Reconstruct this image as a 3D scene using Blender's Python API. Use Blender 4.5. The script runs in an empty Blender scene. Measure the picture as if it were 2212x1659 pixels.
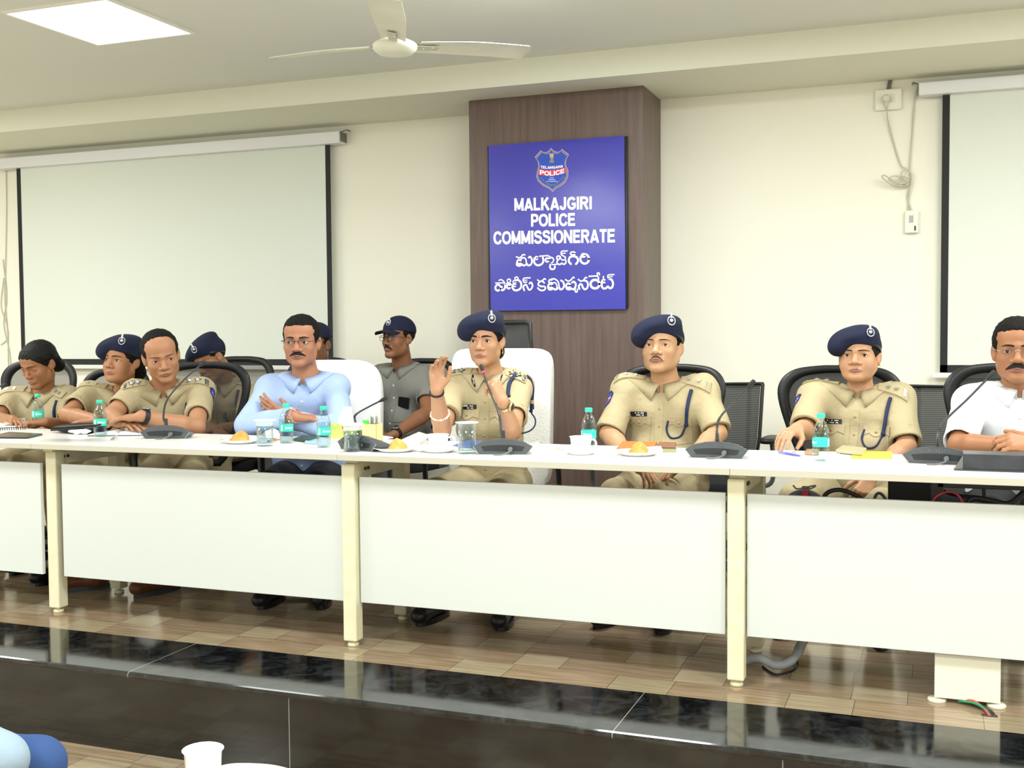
import bpy, math, random
import numpy as np
from mathutils import Vector, Matrix
from mathutils.bvhtree import BVHTree

random.seed(7)
rng = np.random.default_rng(11)
SC = bpy.context.scene
COL = SC.collection

# ------------------------------------------------------------------ camera
CAM_F, CAM_YAW, CAM_PITCH, CAM_ROLL = 2426.66, 0.364065, 0.045184, -0.0076021
CAM_C = np.array([0.6639, -3.7641, 1.2009])
def _cam_axes():
    y, p, r = CAM_YAW, CAM_PITCH, CAM_ROLL
    f = np.array([-math.sin(y)*math.cos(p), math.cos(y)*math.cos(p), -math.sin(p)])
    rt = np.array([math.cos(y), math.sin(y), 0.0]); up = np.cross(rt, f)
    c, s = math.cos(r), math.sin(r)
    return c*rt+s*up, -s*rt+c*up, f
CR, CU, CF = _cam_axes()
cam = bpy.data.cameras.new('camera'); cam_o = bpy.data.objects.new('camera', cam); COL.objects.link(cam_o)
cam.sensor_width = 36.0; cam.lens = 36.0*CAM_F/2212.0; cam.clip_start = 0.05; cam.clip_end = 60
cam_o.matrix_world = Matrix([[CR[0], CU[0], -CF[0], CAM_C[0]], [CR[1], CU[1], -CF[1], CAM_C[1]],
                             [CR[2], CU[2], -CF[2], CAM_C[2]], [0, 0, 0, 1]])
SC.camera = cam_o
def P(u, v, Y):
    """world point on the plane at depth Y (metres behind the table front) seen at photo pixel u, v"""
    d = CF + CR*(u-1106)/CAM_F + CU*(829.5-v)/CAM_F
    return CAM_C + d*(Y-CAM_C[1])/d[1]
def PZ(u, v, Z):
    d = CF + CR*(u-1106)/CAM_F + CU*(829.5-v)/CAM_F
    return CAM_C + d*(Z-CAM_C[2])/d[2]

# ------------------------------------------------------------------ light and exposure
SC.view_settings.view_transform = 'Standard'; SC.view_settings.look = 'None'
SC.view_settings.gamma = 1.0; SC.view_settings.use_curve_mapping = False
SC.view_settings.exposure = 0.0
W = bpy.data.worlds.new('ambient_fill'); SC.world = W; W.use_nodes = True
W.node_tree.nodes['Background'].inputs[0].default_value = (0.97, 1.0, 0.98, 1)
W.node_tree.nodes['Background'].inputs[1].default_value = 0.92  # uniform fill light added to brighten the room through its open front
PANEL_E = 7.0
def area(name, loc, size, power, col=(0.97, 1.0, 0.975)):
    l = bpy.data.lights.new(name, 'AREA'); l.shape = 'SQUARE'; l.size = size; l.energy = power; l.color = col
    o = bpy.data.objects.new(name, l); COL.objects.link(o); o.location = loc; return o
CEIL_Z = 2.745; SOFFIT_Z = 2.60; WALL_Y = 2.95; LOW_Z = -0.2955
for ix, lx in enumerate((-5.6, -3.2, -0.8, 1.6, 4.0)):      # the room's other ceiling panels, outside the picture
    for iy, ly in enumerate((0.755, -1.65, -4.05, -6.45)):
        if (ix, iy) == (1, 0): continue
        if (ix, iy) == (1, 1): lx = -4.6
        elif ix == 1: lx = -3.2
        area('ceiling_panel_lamp', (lx, ly, CEIL_Z-0.02), 0.6, 46 if iy == 0 else 54)
SC.cycles.max_bounces = 9; SC.cycles.diffuse_bounces = 4; SC.cycles.glossy_bounces = 4
SC.cycles.transmission_bounces = 8; SC.cycles.transparent_max_bounces = 12
SC.cycles.caustics_reflective = False; SC.cycles.caustics_refractive = False
SC.cycles.sample_clamp_indirect = 4.0

# ------------------------------------------------------------------ materials
def lin(h):
    h = h.lstrip('#'); v = [int(h[i:i+2], 16)/255 for i in (0, 2, 4)]
    return tuple((c/12.92 if c <= 0.04045 else ((c+0.055)/1.055)**2.4) for c in v)+(1.0,)
MATS = {}
def mat(name, col, rough=0.55, metal=0.0, bump=None, var=None, spec=0.5, trans=0.0, ior=1.45, sheen=0.0, sss=0.0, coat=0.0, stretch=None, alpha=1.0):
    if name in MATS: return MATS[name]
    m = bpy.data.materials.new(name); m.use_nodes = True; nt = m.node_tree; b = nt.nodes['Principled BSDF']
    b.inputs['Base Color'].default_value = lin(col); b.inputs['Roughness'].default_value = rough
    b.inputs['Metallic'].default_value = metal; b.inputs['Specular IOR Level'].default_value = spec
    b.inputs['IOR'].default_value = ior; b.inputs['Transmission Weight'].default_value = trans
    b.inputs['Sheen Weight'].default_value = sheen; b.inputs['Coat Weight'].default_value = coat
    b.inputs['Alpha'].default_value = alpha
    if sss:
        b.inputs['Subsurface Weight'].default_value = sss; b.inputs['Subsurface Scale'].default_value = 0.01
        b.inputs['Subsurface Radius'].default_value = (1, .4, .25)
    if bump or var:
        tc = nt.nodes.new('ShaderNodeTexCoord'); src = tc.outputs['Object']
        if stretch:
            mp = nt.nodes.new('ShaderNodeMapping'); mp.inputs['Scale'].default_value = stretch
            nt.links.new(src, mp.inputs['Vector']); src = mp.outputs['Vector']
    if bump:
        n = nt.nodes.new('ShaderNodeTexNoise'); n.inputs['Scale'].default_value = bump[0]; n.inputs['Detail'].default_value = 4
        bp = nt.nodes.new('ShaderNodeBump'); bp.inputs['Strength'].default_value = bump[1]; bp.inputs['Distance'].default_value = bump[2] if len(bump) > 2 else 0.01
        nt.links.new(src, n.inputs['Vector']); nt.links.new(n.outputs['Fac'], bp.inputs['Height']); nt.links.new(bp.outputs['Normal'], b.inputs['Normal'])
    if var:
        n = nt.nodes.new('ShaderNodeTexNoise'); n.inputs['Scale'].default_value = var[0]; n.inputs['Detail'].default_value = 5
        r = nt.nodes.new('ShaderNodeValToRGB'); r.color_ramp.elements[0].position = 0.3; r.color_ramp.elements[1].position = 0.7
        r.color_ramp.elements[0].color = lin(var[1]); r.color_ramp.elements[1].color = lin(col)
        nt.links.new(src, n.inputs['Vector']); nt.links.new(n.outputs['Fac'], r.inputs['Fac']); nt.links.new(r.outputs['Color'], b.inputs['Base Color'])
    MATS[name] = m; return m

def thin_glass(name, tint, refl=.35):
    m = bpy.data.materials.new(name); m.use_nodes = True; nt = m.node_tree; nt.nodes.clear(); o = nt.nodes.new('ShaderNodeOutputMaterial')
    t = nt.nodes.new('ShaderNodeBsdfTransparent'); t.inputs[0].default_value = lin(tint); g = nt.nodes.new('ShaderNodeBsdfGlossy'); g.inputs['Roughness'].default_value = .04
    l = nt.nodes.new('ShaderNodeLayerWeight'); l.inputs[0].default_value = refl; x = nt.nodes.new('ShaderNodeMixShader')
    nt.links.new(l.outputs['Facing'], x.inputs[0]); nt.links.new(t.outputs[0], x.inputs[1]); nt.links.new(g.outputs[0], x.inputs[2]); nt.links.new(x.outputs[0], o.inputs[0]); MATS[name] = m; return m
# ------------------------------------------------------------------ mesh building
class MB:
    def __init__(s): s.v = []; s.f = []; s.m = []; s.s = []; s.mi = 0; s.sm = False
    def add(s, verts, faces, smooth=None):
        o = len(s.v); s.v.extend([tuple(float(c) for c in p) for p in verts])
        sm = s.sm if smooth is None else smooth
        for f in faces: s.f.append(tuple(i+o for i in f)); s.m.append(s.mi); s.s.append(sm)
        return s
    def box(s, lo, hi, M=None):
        x0, y0, z0 = lo; x1, y1, z1 = hi
        v = [(x0,y0,z0),(x1,y0,z0),(x1,y1,z0),(x0,y1,z0),(x0,y0,z1),(x1,y0,z1),(x1,y1,z1),(x0,y1,z1)]
        if M is not None: v = [tuple(M @ Vector(p)) for p in v]
        return s.add(v, [(0,3,2,1),(4,5,6,7),(0,1,5,4),(1,2,6,5),(2,3,7,6),(3,0,4,7)], False)
    def rbox(s, lo, hi, r, M=None, n=4):
        """box with its four vertical (z) edges rounded"""
        x0, y0, z0 = lo; x1, y1, z1 = hi; pts = []
        for (cx, cy, a0) in ((x1-r,y1-r,0),(x0+r,y1-r,90),(x0+r,y0+r,180),(x1-r,y0+r,270)):
            for k in range(n+1):
                a = math.radians(a0+90*k/n); pts.append((cx+r*math.cos(a), cy+r*math.sin(a)))
        return s.prism(pts, z0, z1, M)
    def prism(s, pts, z0, z1, M=None):
        n = len(pts); v = [(p[0],p[1],z0) for p in pts]+[(p[0],p[1],z1) for p in pts]
        if M is not None: v = [tuple(M @ Vector(p)) for p in v]
        f = [tuple(range(n-1,-1,-1)), tuple(range(n,2*n))]+[(i,(i+1)%n,n+(i+1)%n,n+i) for i in range(n)]
        return s.add(v, f, False)
    def tube(s, pts, r, n=10, cap=True, flat=1.0):
        pts = [np.array(p, float) for p in pts]; m = len(pts)
        rs = r if hasattr(r, '__len__') else [r]*m
        T = [pts[min(i+1,m-1)]-pts[max(i-1,0)] for i in range(m)]; T = [t/(np.linalg.norm(t)+1e-12) for t in T]
        a = np.array([0,0,1.0]) if abs(T[0][2]) < .9 else np.array([1.0,0,0])
        u = np.cross(T[0], a); u /= np.linalg.norm(u); V = []
        for i in range(m):
            u = u-T[i]*np.dot(u, T[i]); u /= (np.linalg.norm(u)+1e-12); w = np.cross(T[i], u)
            for k in range(n):
                an = 2*math.pi*k/n; V.append(pts[i]+rs[i]*(math.cos(an)*u+flat*math.sin(an)*w))
        F = [(i*n+k, i*n+(k+1)%n, (i+1)*n+(k+1)%n, (i+1)*n+k) for i in range(m-1) for k in range(n)]
        s.add(V, F, True)
        if cap: s.add(V[:n], [tuple(range(n-1,-1,-1))], False); s.add(V[-n:], [tuple(range(n))], False)
        return s
    def lathe(s, prof, n=28, M=None, c=(0,0,0), smooth=True, sx=1.0, sy=1.0):
        V = []; m = len(prof)
        for (r, z) in prof:
            for k in range(n):
                a = 2*math.pi*k/n; V.append((c[0]+sx*r*math.cos(a), c[1]+sy*r*math.sin(a), c[2]+z))
        if M is not None: V = [tuple(M @ Vector(p)) for p in V]
        F = [(i*n+k, i*n+(k+1)%n, (i+1)*n+(k+1)%n, (i+1)*n+k) for i in range(m-1) for k in range(n)]
        s.add(V, F, smooth)
        if prof[0][0] > 1e-6: s.add(V[:n], [tuple(range(n-1,-1,-1))], False)
        if prof[-1][0] > 1e-6: s.add(V[-n:], [tuple(range(n))], False)
        return s
    def sphere(s, c, r, n=14, M=None):
        rr = r if hasattr(r, '__len__') else (r, r, r)
        prof = [(math.sin(math.pi*i/(n//2)), -math.cos(math.pi*i/(n//2))) for i in range(n//2+1)]
        V = [(c[0]+rr[0]*p*math.cos(2*math.pi*k/n), c[1]+rr[1]*p*math.sin(2*math.pi*k/n), c[2]+rr[2]*z) for p, z in prof for k in range(n)]
        if M is not None: V = [tuple(M @ Vector(p)) for p in V]
        m = len(prof)
        return s.add(V, [(i*n+k, i*n+(k+1)%n, (i+1)*n+(k+1)%n, (i+1)*n+k) for i in range(m-1) for k in range(n)], True)
    def build(s, name, mats, parent=None, bevel=0, origin=None, seg=2):
        if not isinstance(mats, (list, tuple)): mats = [mats]
        O = thing_origin(parent) if parent is not None else (np.array(origin, float) if origin is not None else np.zeros(3))
        me = bpy.data.meshes.new(name)
        me.from_pydata([(p[0]-O[0], p[1]-O[1], p[2]-O[2]) for p in s.v], [], s.f)
        for mm in mats: me.materials.append(mm)
        me.polygons.foreach_set('material_index', s.m); me.polygons.foreach_set('use_smooth', s.s); me.update()
        o = bpy.data.objects.new(name, me); COL.objects.link(o)
        if parent is not None: o.parent = parent
        else: o.location = tuple(O)
        if bevel:
            md = o.modifiers.new('bevel', 'BEVEL'); md.width = bevel; md.segments = seg; md.limit_method = 'ANGLE'; md.angle_limit = math.radians(50)
        return o
ORIG = {}
def thing_origin(o):
    while o.parent is not None: o = o.parent
    return ORIG.get(o.name, np.array(o.location))
def tag(o, label, cat, group=None, kind=None):
    o['label'] = label; o['category'] = cat
    if group: o['group'] = group
    if kind: o['kind'] = kind
    return o
def empty(name, loc, label, cat, group=None):
    o = bpy.data.objects.new(name, None); COL.objects.link(o); o.location = tuple(float(c) for c in loc); o.empty_display_size = .1
    ORIG[o.name] = np.array(loc, float); return tag(o, label, cat, group)
def struct(o): o['kind'] = 'structure'; return o
def text_mesh(body, size, bold=0.0, extrude=0.001, align='CENTER', space=1.0):
    c = bpy.data.curves.new('lettering', 'FONT'); c.body = body; c.size = size; c.offset = bold; c.extrude = extrude
    c.align_x = align; c.align_y = 'CENTER'; c.space_character = space; c.resolution_u = 3
    o = bpy.data.objects.new('lettering', c); COL.objects.link(o)
    dg = bpy.context.evaluated_depsgraph_get(); me = bpy.data.meshes.new_from_object(o.evaluated_get(dg))
    V = [tuple(v.co) for v in me.vertices]; F = [tuple(p.vertices) for p in me.polygons]
    bpy.data.objects.remove(o); bpy.data.curves.remove(c); bpy.data.meshes.remove(me)
    return V, F
def Rz(a): return Matrix.Rotation(a, 4, 'Z')
def Tm(x, y, z): return Matrix.Translation((x, y, z))
def smoothpath(pts, n=6):
    """Catmull-Rom through the points"""
    p = [np.array(q, float) for q in pts]; p = [2*p[0]-p[1]]+p+[2*p[-1]-p[-2]]; out = []
    for i in range(1, len(p)-2):
        for k in range(n):
            t = k/n; a, b, c, d = p[i-1], p[i], p[i+1], p[i+2]
            out.append(0.5*((2*b)+(c-a)*t+(2*a-5*b+4*c-d)*t*t+(3*b-a-3*c+d)*t**3))
    out.append(p[-2]); return out
# ------------------------------------------------------------------ the room
def nodes(name):
    m = bpy.data.materials.new(name); m.use_nodes = True; return m, m.node_tree, m.node_tree.nodes['Principled BSDF']
def mth(nt, op, a, b=None, c=None):
    n = nt.nodes.new('ShaderNodeMath'); n.operation = op
    for i, x in enumerate((a, b, c)):
        if x is None: continue
        if isinstance(x, (int, float)): n.inputs[i].default_value = x
        else: nt.links.new(x, n.inputs[i])
    return n.outputs[0]
def tile_material():
    """glossy wood-print tiles: rows 0.15 m deep, each row a short pale piece and a long brown piece"""
    m, nt, b = nodes('wood_print_tile')
    tc = nt.nodes.new('ShaderNodeTexCoord'); sp = nt.nodes.new('ShaderNodeSeparateXYZ'); nt.links.new(tc.outputs['Object'], sp.inputs[0])
    X, Y = sp.outputs[0], sp.outputs[1]
    ry = mth(nt, 'DIVIDE', mth(nt, 'ADD', Y, 0.155), 0.155); row = mth(nt, 'FLOOR', ry); fy = mth(nt, 'SUBTRACT', ry, row)
    odd = mth(nt, 'FLOORED_MODULO', row, 2.0)
    big = mth(nt, 'FLOORED_MODULO', mth(nt, 'MULTIPLY', row, 0.37), 1.0)
    px = mth(nt, 'DIVIDE', mth(nt, 'ADD', mth(nt, 'ADD', X, 1.56), mth(nt, 'ADD', mth(nt, 'MULTIPLY', odd, -0.203), mth(nt, 'MULTIPLY', big, 0.03))), 0.59)
    cell = mth(nt, 'FLOOR', px); fx = mth(nt, 'SUBTRACT', px, cell)
    cut = mth(nt, 'SUBTRACT', 0.35, mth(nt, 'MULTIPLY', odd, 0.055))
    isl = mth(nt, 'GREATER_THAN', fx, cut)
    cm = nt.nodes.new('ShaderNodeCombineXYZ'); nt.links.new(cell, cm.inputs[0]); nt.links.new(row, cm.inputs[1]); nt.links.new(isl, cm.inputs[2])
    wn = nt.nodes.new('ShaderNodeTexWhiteNoise'); nt.links.new(cm.outputs[0], wn.inputs['Vector'])
    # grain along X
    mp = nt.nodes.new('ShaderNodeMapping'); mp.inputs['Scale'].default_value = (3, 34, 1); nt.links.new(tc.outputs['Object'], mp.inputs[0])
    gn = nt.nodes.new('ShaderNodeTexNoise'); gn.inputs['Scale'].default_value = 1.6; gn.inputs['Detail'].default_value = 6; nt.links.new(mp.outputs[0], gn.inputs['Vector'])
    ra = nt.nodes.new('ShaderNodeValToRGB'); e = ra.color_ramp.elements
    e[0].position = .3; e[0].color = lin('#83705a'); e[1].position = .75; e[1].color = lin('#ab957a')
    rb = nt.nodes.new('ShaderNodeValToRGB'); e = rb.color_ramp.elements
    e[0].position = .3; e[0].color = lin('#94866f'); e[1].position = .75; e[1].color = lin('#b3a486')
    nt.links.new(gn.outputs['Fac'], ra.inputs[0]); nt.links.new(gn.outputs['Fac'], rb.inputs[0])
    mx = nt.nodes.new('ShaderNodeMix'); mx.data_type = 'RGBA'; nt.links.new(isl, mx.inputs[0]); nt.links.new(rb.outputs[0], mx.inputs[6]); nt.links.new(ra.outputs[0], mx.inputs[7])
    hv = nt.nodes.new('ShaderNodeHueSaturation'); nt.links.new(mx.outputs[2], hv.inputs['Color'])
    nt.links.new(mth(nt, 'ADD', 0.86, mth(nt, 'MULTIPLY', wn.outputs['Value'], 0.18)), hv.inputs['Value'])
    # joints
    dy = mth(nt, 'MULTIPLY', mth(nt, 'MINIMUM', fy, mth(nt, 'SUBTRACT', 1.0, fy)), 0.155)
    dx1 = mth(nt, 'MULTIPLY', mth(nt, 'MINIMUM', fx, mth(nt, 'SUBTRACT', 1.0, fx)), 0.59)
    dx2 = mth(nt, 'MULTIPLY', mth(nt, 'ABSOLUTE', mth(nt, 'SUBTRACT', fx, cut)), 0.59)
    dj = mth(nt, 'MINIMUM', dy, mth(nt, 'MINIMUM', dx1, dx2)); jt = mth(nt, 'LESS_THAN', dj, 0.0013)
    mj = nt.nodes.new('ShaderNodeMix'); mj.data_type = 'RGBA'; nt.links.new(jt, mj.inputs[0]); nt.links.new(hv.outputs[0], mj.inputs[6]); mj.inputs[7].default_value = lin('#5f5138')
    nt.links.new(mj.outputs[2], b.inputs['Base Color']); b.inputs['Roughness'].default_value = 0.16; b.inputs['Specular IOR Level'].default_value = 0.5
    return m
def granite_material(name, seams, dust):
    m, nt, b = nodes(name)
    tc = nt.nodes.new('ShaderNodeTexCoord'); sp = nt.nodes.new('ShaderNodeSeparateXYZ'); nt.links.new(tc.outputs['Object'], sp.inputs[0])
    n = nt.nodes.new('ShaderNodeTexNoise'); n.inputs['Scale'].default_value = 9; n.inputs['Detail'].default_value = 9; n.inputs['Roughness'].default_value = .75; n.inputs['Distortion'].default_value = 1.2
    nt.links.new(tc.outputs['Object'], n.inputs['Vector'])
    r = nt.nodes.new('ShaderNodeValToRGB'); e = r.color_ramp.elements
    e[0].position = .45; e[0].color = lin('#0c0d0e'); e[1].position = .78; e[1].color = lin(dust)
    nt.links.new(n.outputs['Fac'], r.inputs[0])
    k = None
    for sx, slope in seams:
        d = mth(nt, 'ABSOLUTE', mth(nt, 'SUBTRACT', sp.outputs[0], mth(nt, 'ADD', sx, mth(nt, 'MULTIPLY', sp.outputs[1], slope))))
        d = mth(nt, 'LESS_THAN', d, 0.0014); k = d if k is None else mth(nt, 'MAXIMUM', k, d)
    mj = nt.nodes.new('ShaderNodeMix'); mj.data_type = 'RGBA'; nt.links.new(k, mj.inputs[0]); nt.links.new(r.outputs[0], mj.inputs[6]); mj.inputs[7].default_value = lin('#8f938c')
    nt.links.new(mj.outputs[2], b.inputs['Base Color'])
    rr = nt.nodes.new('ShaderNodeMapRange'); rr.inputs[3].default_value = .03; rr.inputs[4].default_value = .14; nt.links.new(n.outputs['Fac'], rr.inputs[0]); nt.links.new(rr.outputs[0], b.inputs['Roughness'])
    b.inputs['IOR'].default_value = 1.7
    return m
M_wall = mat('wall_paint', '#f6f5e8', .85, bump=(60, .05, .002))
M_ceil = mat('ceiling_paint', '#e6eae3', .9)
M_tile = tile_material()
M_gran = granite_material('black_granite', [(-0.247, 0.0), (-2.04, 0.0), (1.5, 0), (-3.8, 0)], '#3c4044')
M_gran_r = granite_material('black_granite_riser', [(-1.383, 0), (0.254, 0), (-3.02, 0), (1.9, 0)], '#1b1c19')
XL, XR, YF = -7.2, 5.0, -9.0
def plane_box(name, lo, hi, m, bevel=0): return struct(MB().box(lo, hi).build(name, m, bevel=bevel))
plane_box('wall_back', (XL, WALL_Y, LOW_Z), (XR, WALL_Y+.12, 3.0), M_wall)
plane_box('wall_left', (XL-.12, YF, LOW_Z), (XL, WALL_Y+.12, 3.0), M_wall)
plane_box('wall_right', (XR, YF, LOW_Z), (XR+.12, WALL_Y+.12, 3.0), M_wall)
plane_box('ceiling', (XL, YF, CEIL_Z), (XR, 2.24, CEIL_Z+.12), M_ceil)
M_beam = mat('beam_paint', '#e8eadb', .9)
plane_box('trim_1', (XL, 2.24, SOFFIT_Z), (XR, WALL_Y, CEIL_Z+.12), M_beam)     # dropped soffit above the stage wall
plane_box('floor', (XL, YF, LOW_Z-.1), (XR, -.3, LOW_Z), M_tile)
so = plane_box('stage_floor', (XL, -.155, LOW_Z), (XR, WALL_Y, 0.0), M_tile)
gr = MB().box((XL, -.535, LOW_Z), (XR, -.155, -.022)); gr.build('stage_riser', M_gran_r)
struct(bpy.data.objects['stage_riser'])
# granite top with a rounded nosing
prof = [(-.155, 0.0), (-.540, 0.0), (-.547, -.003), (-.551, -.009), (-.551, -.015), (-.547, -.021), (-.540, -.0225), (-.155, -.0225)]
nb = MB(); V = [(x, p[0], p[1]) for x in (XL, XR) for p in prof]; n = len(prof)
nb.add(V, [(i, (i+1) % n, n+(i+1) % n, n+i) for i in range(n)]+[tuple(range(n-1, -1, -1)), tuple(range(n, 2*n))])
struct(nb.build('stage_edge', M_gran))

# wood-laminate pillar with the police board
def wood_laminate():
    m, nt, b = nodes('brown_laminate')
    tc = nt.nodes.new('ShaderNodeTexCoord'); mp = nt.nodes.new('ShaderNodeMapping'); mp.inputs['Scale'].default_value = (22, 22, 1.3)
    nt.links.new(tc.outputs['Object'], mp.inputs[0]); n = nt.nodes.new('ShaderNodeTexNoise'); n.inputs['Scale'].default_value = 2.2; n.inputs['Detail'].default_value = 7
    nt.links.new(mp.outputs[0], n.inputs['Vector']); r = nt.nodes.new('ShaderNodeValToRGB'); e = r.color_ramp.elements
    e[0].position = .25; e[0].color = lin('#5c4a43'); e[1].position = .8; e[1].color = lin('#73615a'); nt.links.new(n.outputs['Fac'], r.inputs[0])
    nt.links.new(r.outputs[0], b.inputs['Base Color']); b.inputs['Roughness'].default_value = .38; return m
M_lam = wood_laminate()
PX0, PX1, PY = -2.0, -.922, 2.53
struct(MB().box((PX0, PY, 0), (PX1, WALL_Y, SOFFIT_Z)).build('pillar', M_lam, bevel=.003))
M_blk = mat('black_gloss', '#0c0c0e', .2); M_white = mat('white_print', '#ffffff', .35)
bd = empty('police_board', (-1.44, 2.5, 1.83), 'blue Malkajgiri Police Commissionerate board fixed on the brown laminate pillar', 'sign')
bx = MB().box((-1.872, 2.507, 1.345), (-1.012, 2.5285, 2.318)); bx.build('backing_board', M_blk, bd, bevel=.002)
def banner_material():
    m, nt, b = nodes('blue_vinyl')
    tc = nt.nodes.new('ShaderNodeTexCoord'); n = nt.nodes.new('ShaderNodeTexNoise'); n.inputs['Scale'].default_value = 2.2; nt.links.new(tc.outputs['Object'], n.inputs['Vector'])
    b.inputs['Base Color'].default_value = lin('#2a2ab0'); b.inputs['Roughness'].default_value = .19; b.inputs['Specular IOR Level'].default_value = 1.0
    bp = nt.nodes.new('ShaderNodeBump'); bp.inputs['Strength'].default_value = .12; bp.inputs['Distance'].default_value = .02; nt.links.new(n.outputs['Fac'], bp.inputs['Height']); nt.links.new(bp.outputs[0], b.inputs['Normal'])
    return m
YB = 2.5
sb = MB(); c4 = [(-1.856, 1.336), (-1.022, 1.334), (-1.028, 2.320), (-1.862, 2.318)]
sb.add([(x, YB, z) for x, z in c4]+[(x, YB+.006, z) for x, z in c4], [(0,1,2,3),(7,6,5,4),(0,4,5,1),(1,5,6,2),(2,6,7,3),(3,7,4,0)])
sheet = sb.build('printed_sheet', [banner_material()], bd)
MW = Matrix.Rotation(math.radians(90), 4, 'X')
LET = {  # bold grotesque capitals: width, strokes (x, y in cap-height units)
 'M': (.86, [[(.11,0),(.11,1)],[(.11,.9),(.43,.12)],[(.43,.12),(.75,.9)],[(.75,0),(.75,1)]]),
 'A': (.78, [[(.08,0),(.39,.96)],[(.39,.96),(.70,0)],[(.2,.27),(.58,.27)]]),
 'L': (.62, [[(.11,1),(.11,0)],[(.11,.1),(.6,.1)]]),
 'K': (.78, [[(.11,0),(.11,1)],[(.14,.4),(.62,1)],[(.32,.58),(.68,0)]]),
 'J': (.58, [[(.46,1),(.46,.32),(.40,.13),(.26,.09),(.13,.14),(.09,.32)]]),
 'G': (.80, [[(.68,.74),(.56,.87),(.41,.9),(.2,.8),(.11,.5),(.2,.2),(.41,.09),(.58,.13),(.69,.24),(.69,.45)],[(.42,.44),(.78,.44)]]),
 'I': (.24, [[(.12,0),(.12,1)]]),
 'R': (.76, [[(.11,0),(.11,1)],[(.11,.9),(.44,.9),(.6,.83),(.62,.71),(.6,.58),(.44,.51),(.11,.51)],[(.38,.5),(.66,0)]]),
 'P': (.70, [[(.11,0),(.11,1)],[(.11,.9),(.42,.9),(.57,.82),(.6,.68),(.57,.52),(.42,.44),(.11,.44)]]),
 'O': (.84, [[(.42,.9),(.62,.84),(.73,.66),(.75,.5),(.73,.34),(.62,.16),(.42,.09),(.22,.16),(.11,.34),(.09,.5),(.11,.66),(.22,.84),(.42,.9)]]),
 'C': (.78, [[(.69,.7),(.6,.84),(.42,.9),(.2,.82),(.1,.5),(.2,.18),(.42,.09),(.6,.15),(.7,.32)]]),
 'E': (.68, [[(.11,0),(.11,1)],[(.11,.9),(.64,.9)],[(.11,.52),(.6,.52)],[(.11,.1),(.66,.1)]]),
 'S': (.72, [[(.62,.72),(.54,.86),(.36,.91),(.17,.86),(.11,.74),(.17,.61),(.36,.54),(.56,.46),(.63,.32),(.56,.15),(.36,.09),(.15,.14),(.07,.3)]]),
 'N': (.78, [[(.11,0),(.11,1)],[(.11,.95),(.67,.05)],[(.67,0),(.67,1)]]),
 'T': (.66, [[(.33,0),(.33,1)],[(.02,.9),(.64,.9)]]),
 'B': (.76, [[(.11,0),(.11,1)],[(.11,.9),(.42,.9),(.56,.82),(.56,.6),(.42,.52),(.11,.52)],[(.42,.52),(.62,.43),(.64,.26),(.58,.14),(.42,.1),(.11,.1)]]),
 'H': (.78, [[(.11,0),(.11,1)],[(.67,0),(.67,1)],[(.11,.52),(.67,.52)]]),
}
def bold_text(s, th=.105, gap=.05):
    """flat strokes of a bold word; returns verts (x, y, tiny depth order) and faces, cap height 1"""
    V = []; F = []; x = 0; k = 0
    for ch in s:
        w, strokes = LET[ch]
        for st in strokes:
            pts = [np.array(p) for p in (st if len(st) < 3 else [q[:2] for q in smoothpath([(a, b, 0) for a, b in st], 3)])]; m = len(pts); k += 1
            for i in range(m):
                t = pts[min(i+1, m-1)]-pts[max(i-1, 0)]; t = t/np.linalg.norm(t); nn = np.array([-t[1], t[0]])*th; o = len(V)
                V += [(x+pts[i][0]+nn[0], pts[i][1]+nn[1], k % 5), (x+pts[i][0]-nn[0], pts[i][1]-nn[1], k % 5)]
                if i: F.append((o-2, o-1, o+1, o))
        x += w+gap
    return V, F, x-gap
def board_text(s, u0, u1, v, hpx, bold):
    V, F, w = bold_text(s); A = P(u0, v[0], YB); B = P(u1, v[1], YB); H = hpx*(B[0]-A[0])/(u1-u0)
    return [(A[0]+(B[0]-A[0])*p[0]/w, YB-.0012-p[2]*2e-5, A[2]+(B[2]-A[2])*p[0]/w+(p[1]-.5)*H) for p in V], F
lt = MB()
lt.add(*board_text('MALKAJGIRI', 1111, 1279, (442, 438), 26, .0022)); lt.add(*board_text('POLICE', 1147, 1243, (476, 474), 26, .0022))
lt.add(*board_text('COMMISSIONERATE', 1066, 1329, (514, 509), 27, .0022))
lt.build('english_lettering', M_white, bd)
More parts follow.
